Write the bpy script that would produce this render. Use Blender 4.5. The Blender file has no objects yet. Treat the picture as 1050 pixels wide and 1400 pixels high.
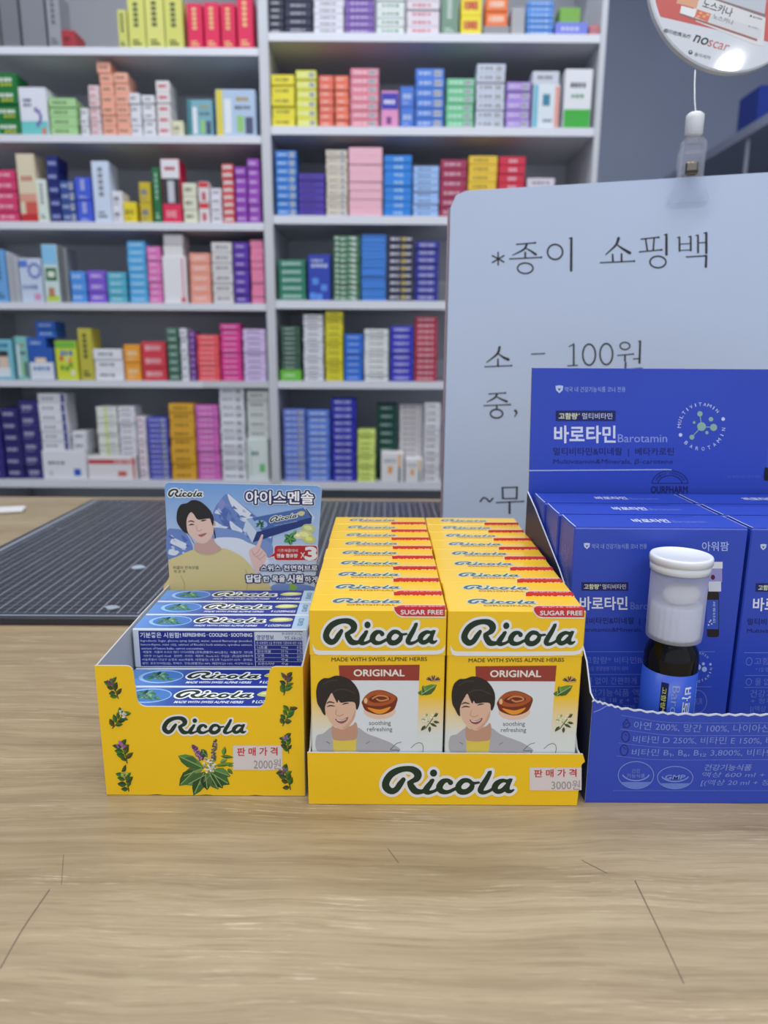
import bpy, math, random
import numpy as np
from mathutils import Vector, Matrix
SC = bpy.context.scene
COL = SC.collection
PI = math.pi

# ------------------------------------------------------------------ camera, world, lights, exposure
CAM_H, PITCH, ROLL, FPX = 0.2036, math.radians(12.78), 0.006, 970.0
CF = Vector((0, math.cos(PITCH), -math.sin(PITCH)))
_U = Vector((0, math.sin(PITCH), math.cos(PITCH)))
_R = Vector((1, 0, 0))
CR = _R * math.cos(ROLL) + _U * math.sin(ROLL)
CU = _U * math.cos(ROLL) - _R * math.sin(ROLL)
CO = Vector((0, 0, CAM_H))
cd = bpy.data.cameras.new('camera')
cam = bpy.data.objects.new('camera', cd)
COL.objects.link(cam)
SC.camera = cam
M = Matrix.Identity(4)
for i in range(3):
    M[i][0], M[i][1], M[i][2], M[i][3] = CR[i], CU[i], -CF[i], CO[i]
cam.matrix_world = M
cd.sensor_fit = 'VERTICAL'
cd.sensor_height = 36.0
cd.lens = FPX / 1400 * 36.0
cd.clip_start = 0.02
cd.dof.use_dof = True
cd.dof.focus_distance = 0.35
cd.dof.aperture_fstop = 9.0

w = bpy.data.worlds.new('world')
SC.world = w
w.use_nodes = True
w.node_tree.nodes['Background'].inputs[0].default_value = (0.78, 0.87, 1.0, 1)
w.node_tree.nodes['Background'].inputs[1].default_value = 0.8

SC.view_settings.view_transform = 'Standard'
SC.view_settings.look = 'None'
SC.view_settings.exposure = -0.15
SC.view_settings.gamma = 1.0
SC.view_settings.use_curve_mapping = False
CEIL = 1.78


def area(loc, sx, sy, power, col=(1, 0.98, 0.95)):
    l = bpy.data.lights.new('ceiling_lamp_light', 'AREA')
    l.shape = 'RECTANGLE'
    l.size, l.size_y, l.energy, l.color = sx, sy, power, col
    o = bpy.data.objects.new('ceiling_lamp_light', l)
    o.location = loc
    COL.objects.link(o)
    return o


LAMPS = [((-0.1, 1.28, CEIL - 0.045), 2.4, 0.07, 22), ((0.0, 0.1, CEIL - 0.045), 2.4, 0.10, 20),
         ((0.0, -1.3, CEIL - 0.045), 2.4, 0.10, 30)]
for a_, c_ in zip(LAMPS, ((0.86, 0.92, 1.0), (1, 0.985, 0.95), (1, 0.985, 0.96))):
    area(*a_, c_)
# small ceiling downlight to the side, mirrored in the glossy round sign
DOWN = Vector((1.36, -0.68, CEIL - 0.03))
l_ = area(DOWN, 0.055, 0.055, 1.6, (1, 1, 1))
l_.data.shape = 'DISK'

# ------------------------------------------------------------------ helpers


def hexlin(c):
    def f(v):
        v = v / 255.0
        return v / 12.92 if v <= 0.04045 else ((v + 0.055) / 1.055) ** 2.4
    return tuple(f(x) for x in c)


_mats = {}


def mat(c, rough=0.5, coat=0.0, metal=0.0, spec=0.5, name=None, crough=0.12):
    key = (tuple(c), rough, coat, metal, spec, crough)
    if key in _mats:
        return _mats[key]
    m = bpy.data.materials.new(name or 'paint_%d_%d_%d' % tuple(c))
    m.use_nodes = True
    b = m.node_tree.nodes['Principled BSDF']
    b.inputs['Base Color'].default_value = (*hexlin(c), 1)
    b.inputs['Roughness'].default_value = rough
    b.inputs['Metallic'].default_value = metal
    b.inputs['Coat Weight'].default_value = coat
    b.inputs['Coat Roughness'].default_value = crough
    b.inputs['Specular IOR Level'].default_value = spec
    _mats[key] = m
    return m


def board_mat(name, c, rough=0.45, var=0.06, scale=60.0, coat=0.0, bump=0.02):
    """printed cardboard / paint with faint procedural mottling"""
    m = bpy.data.materials.new(name)
    m.use_nodes = True
    nt = m.node_tree
    b = nt.nodes['Principled BSDF']
    tc = nt.nodes.new('ShaderNodeTexCoord')
    n = nt.nodes.new('ShaderNodeTexNoise')
    n.inputs['Scale'].default_value = scale
    n.inputs['Detail'].default_value = 4
    r = nt.nodes.new('ShaderNodeValToRGB')
    l = hexlin(c)
    r.color_ramp.elements[0].position = 0.3
    r.color_ramp.elements[1].position = 0.7
    r.color_ramp.elements[0].color = (*[x * (1 - var) for x in l], 1)
    r.color_ramp.elements[1].color = (*[min(1, x * (1 + var)) for x in l], 1)
    nt.links.new(tc.outputs['Object'], n.inputs['Vector'])
    nt.links.new(n.outputs['Fac'], r.inputs['Fac'])
    nt.links.new(r.outputs['Color'], b.inputs['Base Color'])
    bp = nt.nodes.new('ShaderNodeBump')
    bp.inputs['Strength'].default_value = bump
    bp.inputs['Distance'].default_value = 0.002
    nt.links.new(n.outputs['Fac'], bp.inputs['Height'])
    nt.links.new(bp.outputs['Normal'], b.inputs['Normal'])
    b.inputs['Roughness'].default_value = rough
    b.inputs['Coat Weight'].default_value = coat
    b.inputs['Coat Roughness'].default_value = 0.1
    return m


def ray(px, py):
    return (CR * ((px - 525) / FPX) + CU * ((700 - py) / FPX) + CF)


def atY(px, py, Y):
    d = ray(px, py)
    return CO + d * ((Y - CO.y) / d.y)


def atZ(px, py, Z):
    d = ray(px, py)
    return CO + d * ((Z - CO.z) / d.z)


def mk(name, V, F, mats, mi=None, parent=None, mtx=None, smooth=False):
    me = bpy.data.meshes.new(name)
    me.from_pydata([tuple(v) for v in V], [], F)
    if not isinstance(mats, (list, tuple)):
        mats = [mats]
    for m in mats:
        me.materials.append(m)
    if mi:
        me.polygons.foreach_set('material_index', mi)
    if smooth:
        me.polygons.foreach_set('use_smooth', [True] * len(F))
    me.update()
    o = bpy.data.objects.new(name, me)
    COL.objects.link(o)
    if mtx is not None:
        o.matrix_basis = mtx
    if parent:
        o.parent = parent
    return o


def empty(name, loc, label=None, cat=None, group=None, rz=0.0):
    o = bpy.data.objects.new(name, None)
    o.empty_display_size = 0.02
    COL.objects.link(o)
    o.location = loc
    o.rotation_euler = (0, 0, rz)
    tag(o, label, cat, group)
    return o


def tag(o, label=None, cat=None, group=None, kind=None):
    if label: o['label'] = label
    if cat: o['category'] = cat
    if group: o['group'] = group
    if kind: o['kind'] = kind
    return o


def copy_tree(o, parent=None):
    c = o.copy()
    COL.objects.link(c)
    if parent:
        c.parent = parent
    for ch in list(o.children):
        copy_tree(ch, c)
    return c


def frame(O, U, V):
    U = Vector(U).normalized(); V = Vector(V).normalized(); N = U.cross(V)
    m = Matrix.Identity(4)
    for i in range(3):
        m[i][0], m[i][1], m[i][2], m[i][3] = U[i], V[i], N[i], O[i]
    return m


def boxgeo(x0, x1, y0, y1, z0, z1, c=0.0):
    """box, edges chamfered by c"""
    if c <= 0:
        V = [(x, y, z) for z in (z0, z1) for y in (y0, y1) for x in (x0, x1)]
        return V, [(0, 2, 3, 1), (4, 5, 7, 6), (0, 1, 5, 4), (2, 6, 7, 3), (0, 4, 6, 2), (1, 3, 7, 5)]
    V, F = [], []
    lo, hi = (x0, y0, z0), (x1, y1, z1)
    idx = {}
    for ax in range(3):
        for s in (0, 1):
            for a in (0, 1):
                for b in (0, 1):
                    p = [0, 0, 0]
                    p[ax] = hi[ax] if s else lo[ax]
                    u, v = (ax + 1) % 3, (ax + 2) % 3
                    p[u] = hi[u] - c if a else lo[u] + c
                    p[v] = hi[v] - c if b else lo[v] + c
                    corner = [0, 0, 0]
                    corner[ax], corner[u], corner[v] = s, a, b
                    idx[(ax, tuple(corner))] = len(V)
                    V.append(tuple(p))
            u, v = (ax + 1) % 3, (ax + 2) % 3
            def K(a, b):
                q = [0, 0, 0]; q[ax], q[u], q[v] = s, a, b
                return idx[(ax, tuple(q))]
            f = [K(0, 0), K(1, 0), K(1, 1), K(0, 1)]
            F.append(tuple(f if s else f[::-1]))
    for ax in range(3):
        u, v = (ax + 1) % 3, (ax + 2) % 3
        for a in (0, 1):
            for b in (0, 1):
                q0 = [0, 0, 0]; q1 = [0, 0, 0]
                q0[u], q0[v], q1[u], q1[v] = a, b, a, b
                q1[ax] = 1
                f = [idx[(u, tuple(q0))], idx[(u, tuple(q1))], idx[(v, tuple(q1))], idx[(v, tuple(q0))]]
                F.append(tuple(f if a == b else f[::-1]))
    for a in (0, 1):
        for b in (0, 1):
            for d in (0, 1):
                t = (a, b, d)
                f = [idx[(0, t)], idx[(1, t)], idx[(2, t)]]
                F.append(tuple(f if (a + b + d) % 2 == 1 else f[::-1]))
    return V, F


def box(name, x0, x1, y0, y1, z0, z1, m, parent=None, c=0.0):
    V, F = boxgeo(x0, x1, y0, y1, z0, z1, c)
    return mk(name, V, F, m, parent=parent)


def lathe(name, prof, m, parent=None, n=40, loc=(0, 0, 0), mi=None, ribs=0, ribd=0.0, smooth=True):
    V, F, MI = [], [], []
    for k, (r, z) in enumerate(prof):
        for i in range(n):
            a = 2 * PI * i / n
            rr = r
            if ribs and r > 0.002:
                rr = r + ribd * (1 if (i % 4) < 2 else -1)
            V.append((loc[0] + rr * math.cos(a), loc[1] + rr * math.sin(a), loc[2] + z))
    for k in range(len(prof) - 1):
        for i in range(n):
            j = (i + 1) % n
            F.append((k * n + i, k * n + j, (k + 1) * n + j, (k + 1) * n + i))
            MI.append(mi[k] if mi else 0)
    return mk(name, V, F, m, mi=MI, parent=parent, smooth=smooth)


def panel(name, pts, O, U, V, thick, m, parent=None, back=None):
    """flat cardboard sheet of real thickness: outline pts in the (U,V) frame, front face at N side"""
    n = len(pts)
    W = [(p[0], p[1], 0) for p in pts] + [(p[0], p[1], -thick) for p in pts]
    F = [tuple(range(n)), tuple(range(2 * n - 1, n - 1, -1))]
    MI = [0, 1]
    for i in range(n):
        j = (i + 1) % n
        F.append((i, i + n, j + n, j)); MI.append(2)
    ms = m if isinstance(m, list) else [m, back or m, m]
    return mk(name, W, F, ms, mi=MI, parent=parent, mtx=frame(O, U, V))


def spline(pts, closed=True, k=5):
    out = []
    n = len(pts)
    rng = range(n) if closed else range(n - 1)
    for i in rng:
        if closed:
            p0, p1, p2, p3 = pts[i - 1], pts[i], pts[(i + 1) % n], pts[(i + 2) % n]
        else:
            p0, p1, p2, p3 = pts[max(i - 1, 0)], pts[i], pts[i + 1], pts[min(i + 2, n - 1)]
        for j in range(k):
            t = j / k
            out.append(tuple(0.5 * ((2 * b) + (-a + c) * t + (2 * a - 5 * b + 4 * c - d) * t * t + (-a + 3 * b - 3 * c + d) * t ** 3)
                             for a, b, c, d in zip(p0, p1, p2, p3)))
    if not closed:
        out.append(tuple(pts[-1]))
    return out


_txt = {}


def glyphs(s, off, res, shear):
    k = (s, off, res, shear)
    if k not in _txt:
        c = bpy.data.curves.new('t', 'FONT')
        c.body = s; c.resolution_u = res; c.offset = off; c.shear = shear
        o = bpy.data.objects.new('t', c)
        me = o.to_mesh()
        V = [(v.co.x, v.co.y) for v in me.vertices]
        F = [tuple(p.vertices) for p in me.polygons]
        o.to_mesh_clear()
        bpy.data.objects.remove(o); bpy.data.curves.remove(c)
        xs = [v[0] for v in V]; ys = [v[1] for v in V]
        _txt[k] = (V, F, min(xs), max(xs), min(ys), max(ys))
    return _txt[k]


class Art:
    """flat print: coloured 2-D shapes in a (U,V) frame, later shapes a hair above earlier ones"""
    def __init__(s, O=None, U=None, V=None, fn=None, step=0.00004, base=0.00006):
        s.O = Vector(O) if O is not None else None
        if s.O is not None:
            s.M = frame(s.O, U, V)
            s.Mi = s.M.inverted()
            s.N = Vector((s.M[0][2], s.M[1][2], s.M[2][2]))
        s.Vt, s.F, s.MI, s.mats = [], [], [], []
        s.fn = fn
        s.step, s.base = step, base
        s.cnt = 0
        s.view(0, 0, 1)

    def view(s, ox, oy, sc):
        """coordinates are read in a zoomed crop of the frame: origin ox,oy and scale sc"""
        s.map = lambda x, y: s.px(ox + x / sc, oy + y / sc)
        return s

    def raw(s, ox=0.0, oy=0.0, sc=1.0, flip=False):
        s.map = lambda x, y: (ox + x * sc, oy + (-y if flip else y) * sc)
        return s

    def px(s, x, y):
        d = ray(x, y)
        t = (s.O - CO).dot(s.N) / d.dot(s.N)
        q = s.Mi @ (CO + d * t)
        return (q.x, q.y)

    def add(s, V, F, col, L, Z=None):
        m = col if isinstance(col, bpy.types.Material) else mat(col, 0.5)
        if m not in s.mats:
            s.mats.append(m)
        mi = s.mats.index(m)
        b = len(s.Vt)
        s.cnt += 1
        for i, v in enumerate(V):
            u = s.map(*v)
            s.Vt.append((u[0], u[1], s.base + s.step * L + s.cnt * 3e-7 + (Z[i] * 1e-7 if Z else 0)))
        for f in F:
            s.F.append(tuple(i + b for i in f)); s.MI.append(mi)

    def poly(s, pts, col, L=0):
        s.add(pts, [tuple(range(len(pts)))], col, L)

    def blob(s, pts, col, L=0, k=5):
        s.poly(spline(pts, True, k), col, L)

    def rect(s, x0, y0, x1, y1, col, L=0, r=0, sh=0):
        if r <= 0:
            s.poly([(x0 + sh, y0), (x1 + sh, y0), (x1, y1), (x0, y1)], col, L); return
        P = []
        for cx, cy, a0 in ((x1 - r, y0 + r, -PI / 2), (x1 - r, y1 - r, 0), (x0 + r, y1 - r, PI / 2), (x0 + r, y0 + r, PI)):
            for i in range(5):
                a = a0 + PI / 2 * i / 4
                P.append((cx + r * math.cos(a), cy + r * math.sin(a)))
        s.poly(P, col, L)

    def ell(s, cx, cy, rx, ry, col, L=0, rot=0, n=20):
        c, q = math.cos(rot), math.sin(rot)
        s.poly([(cx + rx * math.cos(t) * c - ry * math.sin(t) * q, cy + rx * math.cos(t) * q + ry * math.sin(t) * c)
                for t in [2 * PI * i / n for i in range(n)]], col, L)

    def stroke(s, pts, r, col, L=0, smooth=True, closed=False, k=6, caps=True):
        P = [(p[0], p[1], p[2] if len(p) > 2 else r) for p in pts]
        if smooth and len(P) > 2:
            P = spline(P, closed, k)
        V, F, Z = [], [], []
        n = len(P)
        for i in range(n):
            x, y, rr = P[i]
            a_ = P[i - 1] if (closed or i > 0) else P[i]
            b_ = P[(i + 1) % n] if (closed or i < n - 1) else P[i]
            dx, dy = b_[0] - a_[0], b_[1] - a_[1]
            d = math.hypot(dx, dy) or 1e-9
            nx, ny = -dy / d, dx / d
            m_ = 1.0
            if 0 < i < n - 1 or closed:      # mitre
                d1 = math.hypot(x - a_[0], y - a_[1]) or 1e-9
                cs = abs((x - a_[0]) / d1 * dx / d + (y - a_[1]) / d1 * dy / d)
                m_ = min(1.6, 1 / max(cs, .3))
            V += [(x + nx * rr * m_, y + ny * rr * m_), (x - nx * rr * m_, y - ny * rr * m_)]
            Z += [i, i]
            if i:
                F.append((2 * i - 2, 2 * i - 1, 2 * i + 1, 2 * i))
        if closed:
            F.append((2 * n - 2, 2 * n - 1, 1, 0))
        elif caps:
            for i, sg in ((0, -1), (n - 1, 1)):
                x, y, rr = P[i]
                j = 1 if i == 0 else n - 2
                t0 = math.atan2(y - P[j][1], x - P[j][0])
                b = len(V)
                V += [(x + rr * math.cos(t0 + w_), y + rr * math.sin(t0 + w_)) for w_ in [-PI / 2 + PI * q / 6 for q in range(7)]]
                Z += [i] * 7
                F.append(tuple(range(b, b + 7)))
        s.add(V, F, col, L, Z)

    def sheet(s, key, x0, y0, x1, y1, col, L=1, rise=0.0):
        """place a ready outline (unit box, y down) into x0..x1, y0..y1"""
        V, F = key
        s.add([(x0 + u * (x1 - x0), y0 + v * (y1 - y0) + rise * u) for u, v in V], F, col, L)

    def ring(s, cx, cy, rx, ry, r, col, L=0, n=28, a0=0.0, a1=2 * PI):
        P = [(cx + rx * math.cos(a0 + (a1 - a0) * i / n), cy + ry * math.sin(a0 + (a1 - a0) * i / n)) for i in range(n + 1)]
        s.stroke(P[:-1] if a1 - a0 > 6.2 else P, r, col, L, smooth=False, caps=False, closed=a1 - a0 > 6.2)

    def text(s, t, x0, yt, x1, yb, col, L=1, bold=0.0, rise=0.0, shear=0.0, res=3, rot=0, grow=0.0):
        """fit the text's ink into the box x0..x1, yt..yb (y down); rise: how much lower the right end is"""
        if bold and not rot and not shear and len(t) > 1 and all(ord(q) < 128 for q in t):
            s.sheet(grown_text(t, bold, 16 * len(t)), x0, yt, x1, yb, col, L, rise); return
        V, F, a, b, c, d = glyphs(t, 0.0, res, shear)
        if bold or grow:
            V, F, *_ = glyphs(t, bold + grow, res, shear)
        if rot == 90:    # reads downwards
            s.add([(x1 - (y - c) / (d - c) * (x1 - x0), yt + (x - a) / (b - a) * (yb - yt)) for x, y in V], F, col, L)
            return
        if rot == -90:
            s.add([(x0 + (y - c) / (d - c) * (x1 - x0) if 0 else x0 + (d - y) / (d - c) * (x1 - x0) * 0 + (x1 - x0) * (1 - (y - c) / (d - c)), yb - (x - a) / (b - a) * (yb - yt)) for x, y in V], F, col, L)
            return
        s.add([(x0 + (x - a) / (b - a) * (x1 - x0), yb - (y - c) / (d - c) * (yb - yt) + rise * (x - a) / (b - a)) for x, y in V], F, col, L)

    def flush(s, name, parent):
        s.build(name, parent)
        s.Vt, s.F, s.MI, s.mats = [], [], [], []

    def build(s, name, parent=None):
        V = s.Vt
        if s.fn:
            V = [s.fn(*v) for v in V]
        F = []
        for f in s.F:      # consistent winding is not needed: print is two-sided and matte
            F.append(f)
        o = mk(name, V, F, s.mats, mi=s.MI, mtx=None if s.fn else s.M)
        if parent:
            o.parent = parent
            if not s.fn:
                o.matrix_basis = wm(parent).inverted() @ s.M
        return o


def wm(o):
    return (wm(o.parent) @ o.matrix_basis) if o.parent else o.matrix_basis.copy()


def adopt(o, parent):
    """make o (placed in world space) a part of parent"""
    m = wm(o)
    o.parent = parent
    o.matrix_basis = wm(parent).inverted() @ m
    return o


# colours as inks (albedo)
GREEN = (22, 48, 30); WHITE = (232, 234, 236); YEL = (248, 201, 22)

LOGO = [  # centre lines with pen radius, traced letter by letter
    [(192, 160, 16), (166, 196, 22), (140, 232, 21), (104, 244, 23), (70, 218, 27), (66, 180, 26), (98, 128, 25), (150, 96, 23), (210, 83, 20), (262, 90, 24), (295, 120, 28), (285, 156, 22), (232, 180, 12)],
    [(232, 182, 14), (248, 208, 24), (276, 242, 24), (318, 248, 17), (350, 236, 12)],
    [(402, 166, 13), (378, 198, 20), (352, 238, 22), (372, 254, 15), (420, 240, 11), (448, 216, 16)],
    [(530, 182, 19), (510, 166, 14), (474, 176, 20), (450, 212, 24), (466, 244, 20), (510, 250, 14), (560, 228, 12)],
    [(732, 182, 9), (690, 186, 11), (660, 168, 15), (618, 170, 18), (586, 208, 21), (598, 244, 22), (640, 248, 20), (678, 222, 20), (684, 188, 15), (655, 168, 13)],
    [(812, 112, 15), (788, 158, 19), (757, 208, 21), (744, 240, 20), (768, 254, 14), (812, 240, 11), (850, 212, 12)],
    [(934, 172, 12), (900, 168, 15), (862, 190, 21), (846, 222, 22), (866, 246, 18), (902, 238, 17), (930, 206, 14)],
    [(958, 166, 15), (940, 204, 17), (936, 236, 19), (958, 246, 13), (984, 234, 6)],
    [(940, 162, 5), (978, 157, 3)], [(798, 104, 4), (825, 98, 3)], [(385, 164, 5), (404, 158, 5)],
]


def contour(D, x0, y0, h):
    """filled region D<0 of a grid as polygons: edge cells clipped, inner cells run together"""
    ny, nx = D.shape
    V, F, idx = [], [], {}
    def vert(x, y):
        k = (round(x, 3), round(y, 3))
        if k not in idx:
            idx[k] = len(V); V.append((x0 + x * h, y0 + y * h))
        return idx[k]
    ins = D < 0
    full = ins[:-1, :-1] & ins[1:, :-1] & ins[:-1, 1:] & ins[1:, 1:]
    anyc = ins[:-1, :-1] | ins[1:, :-1] | ins[:-1, 1:] | ins[1:, 1:]
    for j in range(ny - 1):
        i = 0
        while i < nx - 1:
            if full[j, i]:
                k = i
                while k < nx - 1 and full[j, k]: k += 1
                F.append((vert(i, j), vert(k, j), vert(k, j + 1), vert(i, j + 1)))
                i = k; continue
            if anyc[j, i]:
                c = [(i, j), (i + 1, j), (i + 1, j + 1), (i, j + 1)]
                d = [D[q[1], q[0]] for q in c]
                P = []
                for m in range(4):
                    p, q, dp, dq = c[m], c[(m + 1) % 4], d[m], d[(m + 1) % 4]
                    if dp < 0: P.append(p)
                    if (dp < 0) != (dq < 0):
                        t = dp / (dp - dq)
                        P.append((p[0] + (q[0] - p[0]) * t, p[1] + (q[1] - p[1]) * t))
                if len(P) > 2: F.append(tuple(vert(*p) for p in P))
            i += 1
    return V, F


def seg_dist(X, Y, x0, y0, r0, x1, y1, r1):
    dx, dy = x1 - x0, y1 - y0
    t = np.clip(((X - x0) * dx + (Y - y0) * dy) / max(dx * dx + dy * dy, 1e-9), 0, 1)
    return np.hypot(X - x0 - t * dx, Y - y0 - t * dy) - (r0 + (r1 - r0) * t)


_logo = {}


def logo_shape(g, fine):
    k = (g, fine)
    if k not in _logo:
        h = 7.0 if fine else 11.0
        X, Y = np.meshgrid(np.arange(-10, 1050, h), np.arange(15, 325, h))
        D = np.hypot(X - 408, Y - 114) - 26
        for st in LOGO:
            P = spline(st, False, 4)
            for i in range(len(P) - 1):
                D = np.minimum(D, seg_dist(X, Y, *P[i], *P[i + 1]))
        V, F = contour(D - g, -10, 15, h)
        _logo[k] = ([((x - 40) / 950.0, (y - 62) / 208.0) for x, y in V], F)
    return _logo[k]


def logo(a, x0, y0, x1, y1, L=1, col=GREEN, rim=WHITE, rimw=20, dy=0.0, k=4, grow=0):
    fine = k > 3
    if rim is not None:
        a.sheet(logo_shape(rimw, fine), x0, y0, x1, y1, rim, L)
    a.sheet(logo_shape(grow, fine), x0, y0, x1, y1, col, L + 1)


_grown = {}


def grown_text(t, g, n=150):
    """text outline swollen by g em, unit box = ink box of the plain text"""
    if (t, g) not in _grown:
        V, F, x0, x1, y0, y1 = glyphs(t, 0.0, 3, 0)
        E = {}
        for f in F:
            for i in range(len(f)):
                e = (f[i], f[(i + 1) % len(f)]); e = (min(e), max(e))
                E[e] = E.get(e, 0) + 1
        pad = g + .03
        h = (x1 - x0 + 2 * pad) / n
        X, Y = np.meshgrid(np.arange(x0 - pad, x1 + pad + h, h), np.arange(y0 - pad, y1 + pad + h, h))
        D = np.full(X.shape, 9.0); ins = np.zeros(X.shape, bool)
        for (i, j), c in E.items():
            if c != 1: continue
            (ax, ay), (bx, by) = V[i], V[j]
            D = np.minimum(D, seg_dist(X, Y, ax, ay, 0, bx, by, 0))
            if ay != by:
                cr_ = ((ay > Y) != (by > Y)) & (X < (bx - ax) * (Y - ay) / (by - ay) + ax)
                ins ^= cr_
        D = np.where(ins, -D, D) - g
        P, Q = contour(D, x0 - pad, y0 - pad, h)
        _grown[(t, g)] = ([((x - x0) / (x1 - x0), (y1 - y) / (y1 - y0)) for x, y in P], Q)
    return _grown[(t, g)]


def leaf(a, x, y, ln, wd, ang, col, L=1, vein=(170, 195, 130)):
    c, q = math.cos(ang), math.sin(ang)
    T = lambda u, v: (x + u * c - v * q, y + u * q + v * c)
    prof = [(0, 0), (.2, .7), (.45, 1), (.75, .65), (1, 0)]
    P = [T(u * ln, v * wd / 2) for u, v in prof] + [T(u * ln, -v * wd / 2) for u, v in prof[-2:0:-1]]
    a.poly(P, col, L)
    dk = tuple(int(v * .72) for v in col)
    a.poly([T(u * ln, v * wd / 2) for u, v in prof], dk, L + .5)
    if vein:
        a.stroke([T(0.05 * ln, 0), T(.9 * ln, 0)], max(wd * .035, .2), vein, L + .7, smooth=False, caps=False)


def sprig(a, x, y, s, seed, flower=None, green=(70, 110, 45), L=1):
    R = random.Random(seed)
    ang = R.uniform(-2.2, -0.9)
    c, q = math.cos(ang), math.sin(ang)
    a.stroke([(x - c * s * .5, y - q * s * .5), (x + s * .06, y), (x + c * s * .5, y + q * s * .5)], s * .025, (80, 80, 40), L)
    for i in range(8):
        t = -.4 + .11 * i
        g = tuple(int(v * R.uniform(.7, 1.25)) for v in green)
        leaf(a, x + c * s * t, y + q * s * t, s * R.uniform(.32, .46), s * R.uniform(.18, .28), ang + (1 if i % 2 else -1) * R.uniform(.6, 1.3), g, L + .3, vein=None)
    if flower:
        for i in range(12):
            r_, th = s * R.uniform(0, .2), R.uniform(0, 6.3)
            f = tuple(int(v * R.uniform(.75, 1.1)) if v * 1.1 < 255 else v for v in flower)
            a.ell(x + c * s * .38 + r_ * math.cos(th), y + q * s * .38 + r_ * math.sin(th), s * .06, s * .05, f, L + 1.6, n=7)


# ------------------------------------------------------------------ structure
FLOOR = -0.90
wallm = board_mat('wall_paint', (172, 180, 202), 0.7, 0.03, 4)
o = box('floor', -2.6, 1.9, -2.2, 3.0, FLOOR - 0.05, FLOOR, board_mat('floor_tile', (150, 146, 140), 0.4, 0.05, 8)); tag(o, kind='structure')
o = box('ceiling', -2.6, 1.9, -2.2, 3.0, CEIL, CEIL + 0.05, board_mat('ceiling_paint', (225, 226, 228), 0.8, 0.02, 4)); tag(o, kind='structure')
o = box('wall_back', -2.6, 1.9, 3.0, 3.06, FLOOR, CEIL, wallm); tag(o, kind='structure')
o = box('wall_right', 1.84, 1.9, -0.6, 3.0, FLOOR, CEIL, wallm); tag(o, kind='structure')
o = box('wall_left', -2.6, -2.54, -2.2, 3.0, FLOOR, CEIL, wallm); tag(o, kind='structure')
o = box('baseboard_back', -2.54, 1.84, 2.985, 3.0, FLOOR, FLOOR + 0.09, mat((120, 122, 128))); tag(o, kind='structure')
alu = mat((205, 207, 210), 0.35, metal=0.6)
for i, (loc, sx, sy, pw) in enumerate(LAMPS):
    lab = ['slim ceiling strip lamp just before the shelves', 'slim ceiling strip lamp above the counter', 'slim ceiling strip lamp behind the viewpoint'][i]
    r = empty('ceiling_lamp', (loc[0], loc[1], CEIL), lab, 'lamp')
    box('lamp_housing', -sx / 2 - .03, sx / 2 + .03, -sy / 2 - .02, sy / 2 + .02, -0.035, -0.002, alu, r, 0.004)
    box('end_cap', -sx / 2 - .045, -sx / 2 - .031, -sy / 2 - .02, sy / 2 + .02, -0.05, -0.002, alu, r, 0.003)
    box('end_cap', sx / 2 + .031, sx / 2 + .045, -sy / 2 - .02, sy / 2 + .02, -0.05, -0.002, alu, r, 0.003)


r = empty('ceiling_lamp', (DOWN.x, DOWN.y, CEIL), 'small round ceiling downlight off to the side of the counter', 'lamp')
lathe('lamp_ring', [(.082, -.001), (.105, -.001), (.105, -.006), (.1, -.012), (.085, -.012), (.082, -.001)], alu, r, 32)
lathe('lamp_can', [(.081, -.002), (.081, -.0015), (0, -.0015)], mat((230, 230, 230)), r, 32)

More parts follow.
